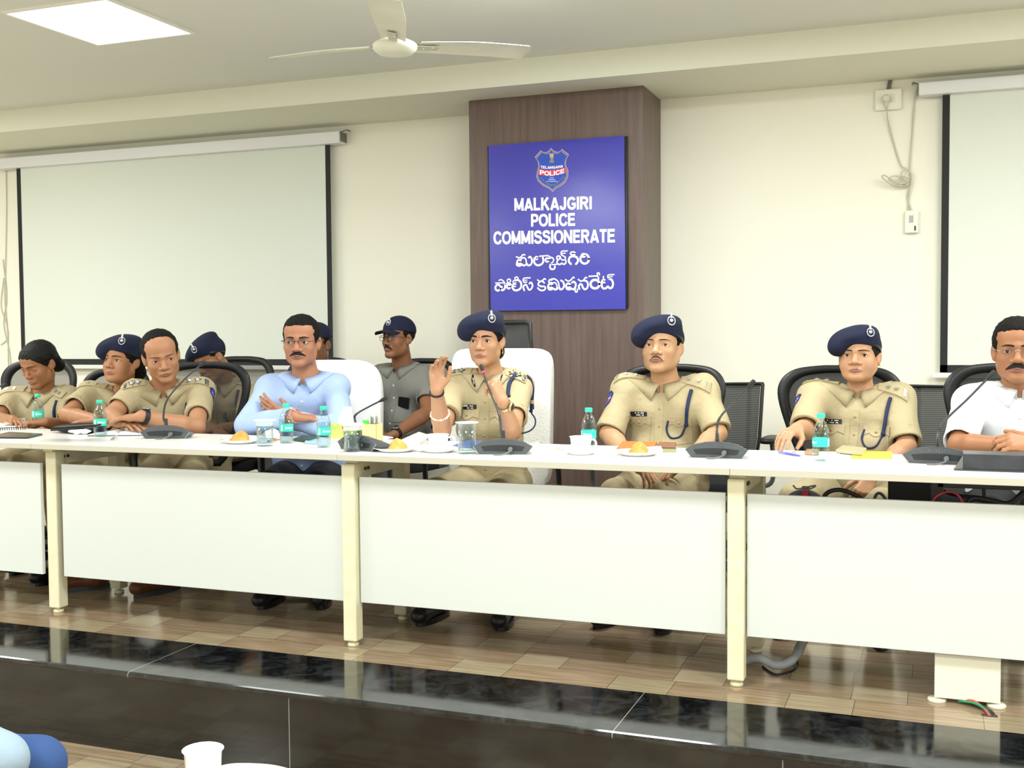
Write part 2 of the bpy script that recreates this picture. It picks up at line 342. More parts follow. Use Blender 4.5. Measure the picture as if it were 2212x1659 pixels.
# Telugu lettering, drawn as strokes (photo-crop units, mapped to the board)
def T(x, y): return P(1060+x/7.761, 530+y/7.761, YB)
def ring(cx, cy, rx, ry, n=14): return [(cx+rx*math.cos(2*math.pi*k/n), cy+ry*math.sin(2*math.pi*k/n)) for k in range(n+1)]
TEL = [
 (24, [(432,192),(470,208),(510,195),(540,158),(575,160)]), (30, ring(478,278,34,34)), (30, [(440,300),(440,330),(475,345),(510,335),(530,320),(555,340),(590,325),(612,310),(625,335),(665,330),(692,285),(688,225),(660,190),(640,205)]), (24, [(500,240),(530,215),(565,210),(592,240),(600,300)]),
 (22, ring(770,212,24,24)), (34, [(735,215),(728,270),(752,318),(805,335),(860,310),(885,260),(875,205)]), (22, [(820,182),(900,176),(960,174),(995,195),(1005,215)]), (30, ring(948,245,28,30)), (22, [(985,222),(1020,203),(1052,225),(1050,270),(1010,305)]), (30, [(1010,305),(995,350),(1005,390),(1040,402),(1072,385),(1078,350)]), (20, [(1035,322),(1110,318)]),
 (26, [(1115,235),(1112,195),(1140,178),(1168,195),(1155,225),(1125,250),(1112,290),(1140,318),(1175,315),(1195,300),(1225,318),(1258,300),(1262,255)]), (22, [(1160,200),(1200,245),(1240,240),(1255,205),(1225,180),(1190,160),(1182,120),(1205,97),(1285,94)]), (18, [(1200,135),(1252,132)]),
 (36, [(1345,312),(1312,270),(1325,205),(1385,182),(1448,205),(1465,265),(1432,312)]), (24, ring(1380,136,42,26)),
 (36, ring(1577,228,72,78,18)), (26, ring(1555,168,30,28)),
 (20, [(82,632),(235,628)]), (22, [(142,588),(175,575),(220,605),(245,655)]), (34, [(240,650),(242,710),(205,752),(165,735)]), (34, [(165,735),(120,760),(82,730),(90,680),(130,658),(165,690),(190,700)]),
 (32, ring(303,690,30,34)), (20, [(255,650),(300,625),(345,655)]), (22, [(280,610),(285,575),(315,565),(336,592),(325,610)]),
 (34, [(375,660),(365,700),(390,745),(440,755),(490,730),(515,680),(505,620),(460,580),(420,590)]), (22, ring(402,612,26,24)), (22, ring(402,672,24,20)), (22, [(412,575),(408,545),(438,530),(460,550),(455,575)]),
 (22, [(665,545),(565,550),(545,580),(560,618),(605,616)]), (16, [(560,585),(612,583)]), (30, [(565,755),(548,705),(570,665),(600,665),(618,705),(645,745),(685,725),(702,670),(680,622),(650,640)]),
 (24, [(788,580),(825,605),(870,590),(900,560),(920,570)]), (28, [(900,628),(860,600),(810,622),(800,665),(850,688),(900,690),(920,720),(885,755),(830,750),(790,715)]),
 (26, ring(1005,603,30,26)), (24, [(1010,570),(1070,562),(1130,610),(1150,690)]), (32, ring(1000,680,34,36)), (32, [(962,690),(975,735),(1015,740),(1050,725),(1085,742),(1120,725),(1150,705),(1165,738),(1205,728),(1232,680),(1215,612),(1180,590)]), (22, [(1030,640),(1080,625),(1110,670),(1110,710)]),
 (24, [(1255,575),(1300,600),(1345,580),(1385,535),(1400,545)]), (32, ring(1302,675,36,36)), (32, [(1265,690),(1280,730),(1320,740),(1355,725),(1385,738),(1420,700),(1425,640),(1390,608),(1365,625)]), (24, [(1425,690),(1415,750),(1428,782),(1450,775),(1455,735)]),
 (24, [(1470,572),(1510,600),(1555,585),(1590,540),(1612,545)]), (32, [(1490,730),(1478,690),(1500,652),(1530,660),(1545,705),(1580,738),(1620,710),(1632,650),(1608,600),(1560,590)]),
 (40, ring(1750,650,74,72,18)), (24, [(1650,520),(1780,515),(1808,545),(1795,580),(1700,590)]), (22, [(1790,500),(1788,468),(1815,462),(1825,495)]),
 (26, [(1890,525),(1892,550)]), (26, ring(1895,600,28,24)), (34, [(1865,610),(1862,680),(1890,722),(1935,718),(1965,690),(1995,718),(2035,705),(2052,640),(2030,580),(1985,560)]), (22, [(1985,560),(1965,530),(1975,498),(2068,490)]), (16, [(1985,530),(2040,525)]),
]
SP = 1/7.761*2.6e-3; lines_ = [MB(), MB()]
for w, pts in TEL:
    tb = lines_[0 if pts[0][1] < 420 and max(p[1] for p in pts) < 430 else 1]
    sp_ = smoothpath([T(*p) for p in pts], 4); m = len(sp_); hw = w*.5*SP*1.04; V = []
    for i in range(m):
        t = sp_[min(i+1, m-1)]-sp_[max(i-1, 0)]; t = t/(np.linalg.norm(t)+1e-9); nn = np.array([-t[2], 0, t[0]])
        V.append(sp_[i]+nn*hw); V.append(sp_[i]-nn*hw)
    k = len(tb.f)
    tb.add([(p[0], YB-.0018+(.00002*(TEL.index((w, pts)) % 9)), p[2]) for p in V], [(2*i, 2*i+1, 2*i+3, 2*i+2) for i in range(m-1)])
    for q in (sp_[0], sp_[-1]):
        tb.add([(q[0]+hw*math.cos(a), YB-.00185, q[2]+hw*math.sin(a)) for a in [2*math.pi*j/10 for j in range(10)]], [tuple(range(10))])
for tb in lines_: tb.build('telugu_lettering', M_white, bd)
# shield emblem
def E(x, y): return P(1090+x/10.533, 300+y/10.533, YB)
half = [(1062,205),(1110,265),(1200,300),(1260,280),(1305,228),(1375,285),(1465,355),(1405,480),(1395,590),(1450,720),(1445,870),(1380,990),(1270,1080),(1170,1130),(1098,1205)]
left = [(1098,1205),(1010,1130),(870,1060),(760,960),(722,850),(745,730),(775,620),(750,510),(688,415),(760,335),(825,262),(880,300),(950,305),(1010,270),(1062,205)]
outl = half+left[1:-1]
def shield(sc, dy): 
    cx, cy = 1080, 690
    return [tuple(E(cx+(x-cx)*sc, cy+(y-cy)*sc)[[0, 2]])+(dy,) for x, y in outl]
em_m = [mat('emblem_silver', '#c9c3e6', .4), mat('emblem_dark', '#4a4640', .5), mat('emblem_gold', '#c9b79c', .4), mat('emblem_blue', '#2f4fc0', .4), mat('emblem_red', '#e0405a', .4), M_white, mat('emblem_olive', '#8a8f78', .5)]
eb = MB()
for i, (sc_, mi) in enumerate(((1.0, 0), (.965, 1), (.925, 2), (.895, 3))):
    o_ = shield(sc_, 0); eb.mi = mi; n = len(o_); yy = YB-.0012-.0004*i
    V = [(p[0], yy, p[1]) for p in o_]; cxy = E(1080, 690); V.append((cxy[0], yy, cxy[2]))
    eb.add(V, [(n, (i2+1) % n, i2) for i2 in range(n)])
def eq(pts, mi, dy=.003):
    eb.mi = mi; V = [E(*p) for p in pts]; eb.add([(p[0], YB-dy, p[2]) for p in V], [tuple(range(len(V)))])
bandt = [(790+i*60, 690+35*math.sin(math.pi*i/10)-i*3.2) for i in range(11)]; bandb = [(765+i*65, 815+45*math.sin(math.pi*i/10)-i*5) for i in range(11)]
for i in range(10): eq([bandt[i], bandt[i+1], bandb[i+1], bandb[i]], 4)
def etext(s, x0, x1, y0, y1, h, sag, th=.105):
    V, F, w = bold_text(s, th); eb.mi = 5; out = []
    for p in V:
        t = p[0]/w; q = E(x0+t*(x1-x0), y0+t*(y1-y0)+sag*math.sin(math.pi*t)-(p[1]-.5)*h); out.append((q[0], YB-.0036-p[2]*2e-5, q[2]))
    eb.add(out, F)
def esmall(s, x0, x1, y, h):
    V, F = text_mesh(s, .1, .0015, 0.0); xs = [p[0] for p in V]; zs = [p[1] for p in V]; a, b_ = min(xs), max(xs); c, d = min(zs), max(zs); eb.mi = 5
    eb.add([(q[0], YB-.0036, q[2]) for q in [E(x0+(p[0]-a)/(b_-a)*(x1-x0), y-((p[1]-c)/(d-c)-.5)*h) for p in V]], F)
etext('TELANGANA', 825, 1335, 640, 620, 62, 22); etext('POLICE', 805, 1365, 760, 725, 105, 45)
esmall('Duty', 1035, 1128, 886, 28); esmall('Honour', 1008, 1160, 926, 28); esmall('Compassion', 960, 1215, 970, 28)
for x0, x1, y0, y1, mi in ((1010,1130,335,360,2),(1030,1120,360,430,2),(1040,1115,430,500,6),(1020,1135,500,545,6)): eq([(x0,y0),(x1,y0),(x1-8,y1),(x0+8,y1)], mi, .0032)
for i in range(12):
    t = i/11; x = 840+(1345-840)*t; y = 895+170*math.sin(math.pi*t)-20*t; eq([(x-20,y-12),(x,y-22),(x+20,y+10),(x,y+20)], 6, .0032)
eb.build('shield_emblem', em_m, bd)

# ------------------------------------------------------------------ projection screens
M_case = mat('screen_casing_paint', '#eceef4', .35); M_scr = mat('screen_fabric', '#e2e8e0', .8); M_bord = mat('screen_black_border', '#232527', .7); M_bar = mat('screen_bar_white', '#e6e8e6', .4)
def proj_screen(x0, x1, fx0, fx1, ztop, zcase, zbot, label, lay, sign=0):
    r = empty('projection_screen', ((x0+x1)/2, WALL_Y-.05, ztop), label, 'screen', 'pull-down projection screens')
    MB().box((x0, WALL_Y-.10, zcase), (x1, WALL_Y-.012, ztop)).build('casing', M_case, r, bevel=.006)
    b = MB(); y = WALL_Y-.052
    b.box((fx0, y, zbot), (fx1, y+.002, zcase)); b.mi = 1
    for lo, hi in (((fx0, y-.0015, zbot), (fx0+.038, y, zcase)), ((fx1-.038, y-.0015, zbot), (fx1, y, zcase)), ((fx0, y-.0015, zbot), (fx1, y, zbot+.042))): b.box(lo, hi)
    b.build('fabric', [M_scr, M_bord], r)
    MB().box((fx0-.045, y-.014, zbot-.03), (fx1+.045, y+.012, zbot-.001)).build('bottom_bar', M_bar, r, bevel=.004)
    for sx in (x0, x1):
        q = MB().box((sx-.004, WALL_Y-.085, zcase+.015), (sx+.004, WALL_Y-.004, ztop-.005)); q.tube([(sx, WALL_Y-.09, ztop-.01), (sx+(.03 if sx == x1 else -.03), WALL_Y-.05, ztop+.012), (sx+(.035 if sx == x1 else -.035), WALL_Y-.008, ztop+.01)], .004, 6)
        q.build('wall_bracket', mat('bracket_grey', '#7d7f78', .5, .4), r)
    if sign: MB().box((x1-.16, WALL_Y-.1015, zcase+.03), (x1-.06, WALL_Y-.1, zcase+.045)).build('maker_plate', mat('plate_offwhite', '#f2f2e8', .5), r)
    return r
proj_screen(-6.04, -3.07, -5.866, -3.165, 2.55, 2.47, .992, 'long projection screen pulled down on the wall left of the brown pillar', 0, 1)
proj_screen(.542, 3.5, .665, 3.37, 2.557, 2.487, .965, 'projection screen cut by the right picture edge, beside the wall socket', 0)

# ------------------------------------------------------------------ wall socket, cable, screen control
M_sw = mat('switch_plastic', '#f3f3e6', .35); M_cab = mat('cable_grey', '#c9c6b4', .5)
sk = empty('wall_socket', (.381, WALL_Y, 2.49), 'white switch and socket plate high on the wall beside the right screen', 'socket')
MB().box((.311, WALL_Y-.028, 2.434), (.452, WALL_Y-.0005, 2.549)).build('plate', M_sw, sk, bevel=.005)
MB().box((.392, WALL_Y-.031, 2.474), (.418, WALL_Y-.028, 2.524)).build('switch', mat('switch_rocker', '#e9e9da', .3), sk, bevel=.001)
MB().tube([(.382, WALL_Y-.012, 2.549), (.386, WALL_Y-.012, 2.575), (.392, WALL_Y-.012, 2.6)], .011, 10).build('conduit', mat('conduit_dark', '#6b6d6b', .5), sk)
def wy(u, v, off=.01): p = P(u, v, WALL_Y-off); return p
plug = empty('screen_plug', wy(1914, 213, .04), 'pale plug with tangled cable running from the wall socket to the screen control', 'cable')
pc = wy(1914, 213, .05); q = MB().lathe([(.0, .02), (.014, .018), (.022, .004), (.022, -.012), (.014, -.016)], 12, Matrix.Translation(tuple(pc)) @ Matrix.Rotation(math.radians(-90), 4, 'X')); q.tube([pc+np.array([0, .01, -.015]), pc+np.array([0, .01, -.045])], [.014, .006], 8); q.build('plug_head', mat('plug_plastic', '#dcdcd2', .4), plug)
cb = MB()
def ctube(pts, r=.0042): cb.tube(smoothpath([wy(*p) for p in pts], 6), r, 6)
ctube([(1915,228,.045),(1918,260,.02),(1929,305,.008),(1945,355,.01),(1954,363,.02)])
ctube([(1982,186,.03),(1976,215,.012),(1971,280,.008),(1965,360,.015),(1966,400,.02),(1963,425,.01),(1961,456,.012)])
ctube([(1954,363,.02),(1968,375,.03),(1967,400,.02),(1960,425,.01),(1969,456,.012)])
ctube([(1955,362,.02),(1947,380,.03),(1962,395,.04),(1950,402,.04),(1925,398,.05),(1906,383,.07),(1912,379,.07),(1935,393,.05),(1960,398,.03)])
ctube([(1950,385,.03),(1932,380,.05),(1920,388,.06),(1940,398,.05),(1963,392,.03),(1952,380,.04),(1948,395,.03),(1962,404,.02)])
cb.build('cable', M_cab, plug)
rc = empty('screen_control', (.51, WALL_Y, 1.8), 'small white screen control box hanging on the wall under the tangled cable', 'control box')
MB().box((.474, WALL_Y-.03, 1.743), (.545, WALL_Y-.0005, 1.868)).build('box', M_sw, rc, bevel=.006)
b = MB().box((.496, WALL_Y-.032, 1.80), (.519, WALL_Y-.03, 1.84)); b.build('keypad', mat('keypad_grey', '#aeb4b0', .4), rc); MB().box((.524, WALL_Y-.033, 1.755), (.533, WALL_Y-.03, 1.782)).build('indicator', mat('indicator_dark', '#4a3f46', .3), rc, bevel=.002)
# left edge: second control box and its dangling wires
rb_ = empty('screen_control', P(14, 822, WALL_Y), 'white control box with dangling wires at the left picture edge', 'control box')
c_ = P(16, 818, WALL_Y); MB().box((c_[0]-.035, WALL_Y-.03, c_[2]-.06), (c_[0]+.035, WALL_Y-.0005, c_[2]+.06)).build('box', M_sw, rb_, bevel=.006)
MB().box((c_[0]-.012, WALL_Y-.033, c_[2]-.03), (c_[0]+.006, WALL_Y-.03, c_[2]+.03)).build('keypad', MATS['keypad_grey'], rb_)
cb = MB()
for pts in ([(13,368),(14,450),(12,560),(10,640),(16,720),(18,795)], [(8,600),(2,660),(14,700),(16,730),(2,745)], [(6,560),(14,640),(8,700),(20,760),(24,800)]): cb.tube(smoothpath([wy(*p) for p in pts], 5), .0035, 6)
cb.build('wires', M_cab, rb_)

# ------------------------------------------------------------------ ceiling light
m, nt, b = nodes('led_diffuser'); b.inputs['Emission Color'].default_value = (.97, 1, .97, 1); b.inputs['Emission Strength'].default_value = PANEL_E; b.inputs['Base Color'].default_value = (1, 1, 1, 1)
cl = empty('ceiling_light', (-3.205, .757, CEIL_Z), 'bright square LED panel recessed in the ceiling left of the fan', 'ceiling light')
MB().box((-3.497, .446, CEIL_Z-.006), (-2.912, 1.068, CEIL_Z-.002)).build('diffuser', m, cl)
fr = MB()
for lo, hi in (((-3.515, .428), (-3.497, 1.086)), ((-2.912, .428), (-2.894, 1.086)), ((-3.497, .428), (-2.912, .446)), ((-3.497, 1.068), (-2.912, 1.086))): fr.box(lo+(CEIL_Z-.01,), hi+(CEIL_Z,))
fr.build('frame', mat('white_enamel', '#f4f4ee', .4), cl)

# ------------------------------------------------------------------ ceiling fan
M_fan = mat('fan_cream', '#e4e6d6', .4, var=(6, '#d8dac8')); FZ = 2.40
hx, hy, _ = PZ(853, 105, FZ); fan = empty('ceiling_fan', (hx, hy, FZ), 'white three-blade ceiling fan with worn paint hanging from the ceiling', 'fan')
MB().lathe([(0, -.028), (.05, -.027), (.075, -.02), (.082, -.012), (.088, -.008), (.094, .002), (.094, .014), (.086, .022), (.06, .034), (.03, .045), (.016, .05)], 36, c=(hx, hy, FZ)).build('motor_housing', M_fan, fan)
MB().lathe([(.012, .05), (.012, CEIL_Z-FZ-.06)], 14, c=(hx, hy, FZ)).build('down_rod', M_fan, fan)
MB().lathe([(.016, CEIL_Z-FZ-.09), (.05, CEIL_Z-FZ-.03), (.055, CEIL_Z-FZ)], 20, c=(hx, hy, FZ)).build('canopy_cover', M_fan, fan)
for k in range(3):
    a = math.radians((50, 170, 293)[k])
    L = .65; Mx = Tm(hx, hy, FZ+.012) @ Rz(a) @ Matrix.Rotation(math.radians((-4, -3, -1)[k]), 4, 'Y') @ Matrix.Rotation(math.radians(-11), 4, 'X'); bl = MB(); bl.sm = True; nu = 14; V = []
    for i in range(nu+1):
        t = i/nu; x = .1+t*(L-.1); hw = .052+.016*min(1, t*2.2); z = .006*math.sin(math.pi*t)
        xa, xb = (x, x) if i < nu else (x-.03, x)
        V += [Mx @ Vector((xa, -hw, z)), Mx @ Vector((x, -hw*.4, z+.006)), Mx @ Vector((x, hw*.5, z+.006)), Mx @ Vector((xb, hw, z))]
    V2 = [v+Vector((0, 0, -.0025)) for v in V]; n = len(V)
    F = [(4*i+j, 4*i+j+1, 4*i+j+5, 4*i+j+4) for i in range(nu) for j in range(3)]
    bl.add(V, F); bl.add(V2, [f[::-1] for f in F]); bl.add(V+V2, [(4*i, 4*i+4, n+4*i+4, n+4*i) for i in range(nu)]+[(4*i+3, n+4*i+3, n+4*i+7, 4*i+7) for i in range(nu)]+[(4*nu, 4*nu+3, n+4*nu+3, n+4*nu)])
    bo = bl.build('blade', M_fan, fan)
    arm = MB().box((.085, -.018, -.006), (.2, .018, -.001), Mx)
    for sx_, sy_ in ((.13, .0), (.17, .012), (.17, -.012)): arm.sphere((sx_, sy_, -.007), .005, 8, Mx)
    arm.build('blade_bracket', mat('fan_bracket', '#cfd0c0', .4, .2), fan)
# ------------------------------------------------------------------ conference tables in a row
M_top = mat('desk_white', '#f6f7f3', .22, spec=.4); M_edge = mat('desk_edge', '#c2c0b0', .45); M_steel = mat('cream_steel', '#e6e3c8', .38, var=(25, '#dedab9'))
M_panel = mat('modesty_white', '#d4dad7', .35); M_pad = mat('foot_pad_plastic', '#ddd8b4', .5); M_bolt = mat('bolt_dark', '#5b5540', .4, .6); M_rail = mat('rail_brown', '#4b3a33', .5)
TZ = .75
def table_unit(x0, x1, lx, label, sides, panel, ydep=0.0, lp=None):
    r = empty('conference_table', ((x0+x1)/2, .25, 0), label, 'table', 'white conference tables joined in one long row')
    b = MB(); b.box((x0, -.06, .7268), (x1, .545, TZ)); b.f; b.m = [0]*6; b.m[2] = b.m[3] = b.m[5] = 1
    b.build('desktop', [M_top, M_edge], r, bevel=.0015)
    for i, L in enumerate(lx):
        for fy in (ydep if i == 0 else 0, .43):
            q = MB().box((L, fy, .022), (L+.0565, fy+.0565, .706)); q.build('leg', M_steel, r, bevel=.005)
            MB().lathe([(.02, 0), (.023, .004), (.02, .012), (.008, .013), (.008, .024)], 16, c=(L+.028, fy+.028, 0)).build('foot_pad', M_pad, r)
        q = MB().box((L+.012, .05, .648), (L+.05, .435, .706)); q.box((L+.012, .056, .60), (L+.05, .13, .65)); q.box((L+.002, .03, .706), (L+.054, .46, .7268)); q.build('side_rail', M_steel, r, bevel=.002)
        q = MB()
        for yy in (.098, .123): q.tube([(L+.05, yy, .68), (L+.056, yy, .68)], .0068, 10); q.tube([(L+.056, yy, .68), (L+.057, yy, .68)], .0035, 8)
        q.build('rail_bolt', M_bolt, r)
    if panel: MB().box((panel[0], .028, .170), (panel[1], .046, .655)).build('modesty_panel', M_panel, r, bevel=.0015)
    MB().box((x0+.08, .30, .70), (x1-.02, .34, .7268)).build('under_beam', M_rail, r)
    return r
table_unit(.0195, 1.49, [0.0], 'rightmost white conference table, holding the yellow envelope and the black box', 0, (.0625, 1.43))
table_unit(-1.4555, .0185, [-1.4735], 'middle white conference table, in front of the woman speaking', 0, (-1.411, -.011))
table_unit(-2.93, -1.4565, [-2.9535], 'white conference table in front of the man in the light blue shirt', 0, (-2.852, -1.4815), .043)
table_unit(-4.405, -2.931, [-4.43], 'white conference table at the left picture edge', 0, (-4.34, -2.9685))
pd = empty('cable_pedestal', (.754, .09, 0), 'cream metal cable box standing on the floor under the right table', 'cable box')
MB().box((.657, .062, .016), (.853, .118, .56)).build('duct', mat('pedestal_cream', '#ecead6', .35), pd, bevel=.002)
for x in (.665, .842): MB().lathe([(.028, 0), (.03, .004), (.028, .009), (.008, .011), (.008, .017)], 20, c=(x, .082, 0)).build('foot_pad', mat('pedestal_foot', '#dedcc6', .5), pd)
for cc, pts in (('#c04a4a', [(.74,.075,.012),(.775,.05,.02),(.80,.03,.008),(.812,-.005,.006),(.82,-.018,-.006)]), ('#2f8a5a', [(.73,.07,.01),(.772,.045,.016),(.798,.025,.012),(.815,-.0,.004),(.825,-.02,-.006)]), ('#22322c', [(.735,.085,.008),(.778,.06,.008),(.806,.03,.006),(.82,.002,.005),(.83,-.016,-.006)]), ('#2b2b2e', [(.76,.08,.008),(.79,.062,.008),(.81,.04,.005),(.826,.01,.005),(.836,-.012,-.006)])):
    tag(MB().tube(smoothpath(pts), .0042, 7).build('floor_wire', mat('wire_'+cc[1:], cc, .4), origin=(.78, .03, 0)), {'#c04a4a': 'red', '#2f8a5a': 'green', '#22322c': 'dark green', '#2b2b2e': 'black'}[cc]+' wire running from the cream cable box into the floor', 'wire', 'wires at the foot of the cable box')
tag(MB().box((.795, -.028, -.001), (.842, -.004, .0006)).build('floor_cutout', mat('cutout_dark', '#4a3c38', .9), origin=(.82, -.016, 0)), 'small ragged hole cut in the floor tile below the cable box', 'hole')
# grey conduit hose under the right table
cd = MB(); cd.tube(smoothpath([PZ(1600, 1432, .012), P(1640, 1422, .16), P(1672, 1436, .17), P(1702, 1432, .19), P(1722, 1412, .22), P(1735, 1385, .26), (.36, .34, .3)], 7), .0155, 12)
tag(cd.build('conduit_hose', mat('conduit_grey', '#8a8f94', .5), origin=(.2, .2, 0)), 'grey corrugated cable hose lying on the floor under the right table', 'hose')
tag(MB().tube(smoothpath([PZ(1648, 1440, .004), PZ(1672, 1456, .004), PZ(1700, 1453, .004), P(1722, 1440, .2), P(1730, 1400, .26), (.34, .36, .28)], 6), .004, 7).build('floor_cable', mat('cable_black', '#1c1d1f', .5), origin=(.2, .2, 0)), 'thin black cable lying beside the grey hose on the floor', 'cable')

# ------------------------------------------------------------------ table-top things
def plat(u, v): return PZ(u, v, TZ)
M_pet = thin_glass('pet_plastic', '#f2f7f7', .2); M_teal = mat('teal_label', '#2fd0b4', .4); M_cap = mat('teal_cap', '#38cfae', .35); M_wat = thin_glass('water_clear', '#eef6f8', .08)
def bottle(u, v, rot, label):
    p = plat(u, v); r = empty('water_bottle', p, label, 'bottle', 'small mineral water bottles on the tables')
    R_ = .0285; H = .165
    prof = [(0, .004), (.012, .003), (.02, .0), (.026, .002), (R_, .009), (R_, .018), (R_-.0012, .022), (R_, .027), (R_, .032), (R_-.0012, .036), (R_, .041), (R_, .046), (R_-.0008, .049), (R_-.0008, .081), (R_, .084), (R_-.001, .09), (R_, .096), (R_-.002, .106), (.0235, .118), (.018, .130), (.0125, .139), (.0115, .143), (.0135, .145), (.0115, .148), (.0115, .152)]
    MB().lathe(prof, 28, c=p).build('bottle_body', M_pet, r)
    w = MB().lathe([(0, .006), (.024, .006), (R_-.002, .012), (R_-.0025, .048), (R_-.0025, .098), (0, .098)], 24, c=p); w.build('water_fill', M_wat, r)
    MB().lathe([(.0122, .149), (.0142, .1495), (.0144, .162), (.0135, .165), (0, .1655)], 26, c=p).build('bottle_cap', M_cap, r)
    lb = MB(); lb.lathe([(R_+.0002, .050), (R_+.0004, .0505), (R_+.0004, .0795), (R_+.0002, .080)], 32, c=p); lb.mi = 1
    V, F = text_mesh('Bisleri', .013, .0002, 0)
    for a0 in (rot, rot+math.pi): 
        lb.add([(p[0]+(R_+.0009)*math.sin(a0+q[0]/R_), p[1]-(R_+.0009)*math.cos(a0+q[0]/R_), p[2]+.065+q[1]) for q in V], F)
        for a1 in (a0-1.05,):
            lb.add([(p[0]+(R_+.0009)*math.sin(a1+dx/R_), p[1]-(R_+.0009)*math.cos(a1+dx/R_), p[2]+.053+dz) for dx, dz in ((-.0035, 0), (.0035, 0), (.0035, .024), (-.0035, .024))], [(0, 1, 2, 3)])
    lb.build('label', [M_teal, M_white], r); return r
bottle(83, 922, .9, 'leftmost water bottle, in front of the bareheaded woman looking down')
bottle(217, 943, .95, 'water bottle between the blue beret on the table and the open book')
bottle(619, 957, .95, 'water bottle in front of the crossed arms, right of the first lidded glass')
bottle(700, 966, .95, 'water bottle left of the second lidded glass and the pen box')
bottle(1272, 974, .1, 'water bottle half hidden behind the white cup near the brown pillar')
bottle(1773, 995, 2.2, 'water bottle in front of the seated woman in a beret at right')
M_gl = thin_glass('drinking_glass_clear', '#f4f9f9', .2); M_lid = mat('glass_lid_white', '#e9f0f0', .35); M_lidb = mat('glass_lid_blue', '#cfe8ee', .35)
def tumbler(u, v, label, fill, lid, h=.105, rr=.034):
    p = plat(u, v); r = empty('drinking_glass', p, label, 'glass', 'drinking glasses with paper lids')
    MB().lathe([(0, 0), (rr-.003, 0), (rr, .004), (rr, h), (rr-.0022, h), (rr-.0028, .012), (0, .010)], 32, c=p).build('glass_body', M_gl, r)
    MB().lathe([(0, .0105), (rr-.0035, .0125), (rr-.003, fill), (0, fill)], 28, c=p).build('water_fill', M_wat, r)
    if lid == 'cap': MB().lathe([(0, h+.003), (rr+.010, h+.003), (rr+.011, h), (rr+.010, h-.003), (rr+.0015, h-.004), (rr+.001, h-.022), (rr+.0005, h-.022), (rr+.0004, h-.001), (0, h-.001)], 32, c=p).build('lid', M_lidb if fill < .05 else M_lid, r)
    else: MB().lathe([(0, h+.0025), (rr+.009, h+.003), (rr+.010, h+.001), (rr+.009, h-.0005), (0, h+.0003)], 32, c=p).build('lid', mat('coaster_lid', '#f4f6f6', .4), r)
    return r
tumbler(573, 963, 'lidded glass with blue-white lid right of the first samosa plate', .03, 'cap')
tumbler(762, 975, 'lidded glass of water standing before the dark microphone base left of centre', .075, 'cap')
tumbler(1009, 979, 'half-full glass of water with white disc lid, left of the held microphone', .058, 'disc', .115)
M_cer = mat('white_ceramic', '#fbfbf8', .12, coat=.3); M_rim = mat('spoon_steel', '#c8ccd0', .2, .9)
def plate(u, v, R_, label, name='plate'):
    p = plat(u, v); o = MB().lathe([(0, .003), (R_*.55, .003), (R_*.6, 0), (R_*.66, .001), (R_*.8, .008), (R_, .015), (R_, .0165), (R_*.8, .0105), (R_*.62, .0052), (0, .005)], 40, c=p).build(name, M_cer, origin=p)
    return tag(o, label, 'plate', 'white china plates and saucers'), p
def samosa(p, label, s=1.0, rot=0.0):
    b = MB(); n = 18; V = []; m = 10; r_ = np.random.default_rng(int(abs(p[0])*1000))
    for i in range(m+1):
        t = i/m; z = .048*t**.8*s
        for k in range(n):
            a = 2*math.pi*k/n; tri = .62/max(math.cos(((a+math.pi/3) % (2*math.pi/3))-math.pi/3), .5); w = (tri*.6+.4)*.036*s*(1-t**1.6)**.7 if t < 1 else 0
            jit = 1+.07*r_.standard_normal() if 0 < i < m else 1
            V.append((w*jit*math.cos(a)*1.15, w*jit*math.sin(a), z))
    V = [tuple(Tm(*p) @ Rz(rot) @ Tm(0, 0, .0055) @ Vector(v)) for v in V]
    b.add(V, [(i*n+k, i*n+(k+1) % n, (i+1)*n+(k+1) % n, (i+1)*n+k) for i in range(m) for k in range(n)]+[tuple(range(n-1, -1, -1))], True)
    o = b.build('samosa', mat('fried_pastry', '#e2ad5e', .5, bump=(60, .5, .003), var=(25, '#c98a3c')), origin=p); return tag(o, label, 'snack', 'samosas on the white plates')
_, pp = plate(520, 957, .085, 'white plate with a samosa, in front of the empty space before crossed arms'); bpy.data.objects['plate']['label'] = 'leftmost white plate, under the first samosa'; samosa(pp+np.array([.005, 0, 0]), 'golden samosa on the leftmost plate', 1, .4)
_, pp = plate(855, 975, .088, 'white plate under the samosa left of the speaking woman\'s teacup'); samosa(pp+np.array([.01, -.01, 0]), 'golden samosa on the plate left of the raised elbow', 1, 1.3)
_, pp = plate(1378, 983, .088, 'white plate under the samosa by the orange folder'); samosa(pp+np.array([.012, -.02, 0]), 'golden samosa on the plate in front of the orange folder', 1.0, 2.0)
def cup(p, label, rot=.4, h=.06, R_=.041):
    r = empty('teacup', p, label, 'cup', 'white china teacups')
    MB().lathe([(0, .006), (R_*.5, .006), (R_*.52, 0), (R_*.58, 0), (R_*.72, .012), (R_*.9, .03), (R_*.97, h-.004), (R_*1.08, h), (R_*1.04, h+.0005), (R_*.93, h-.004), (R_*.85, .03), (R_*.6, .012), (0, .009)], 36, c=p).build('cup_body', M_cer, r)
    h_ = [tuple(Tm(*p) @ Rz(rot) @ Vector((R_*.9+x, 0, z))) for x, z in ((0, h*.8), (.018, h*.85), (.027, h*.62), (.02, h*.38), (-.004, h*.3))]
    MB().tube(smoothpath(h_, 5), .0038, 8).build('handle', M_cer, r); return r
_, pp = plate(947, 976, .078, 'white saucer under the teacup at the speaking woman\'s right elbow', 'saucer'); cup(pp+np.array([-.005, .01, .006]), 'white teacup on a saucer by the speaking woman\'s right elbow', .3)
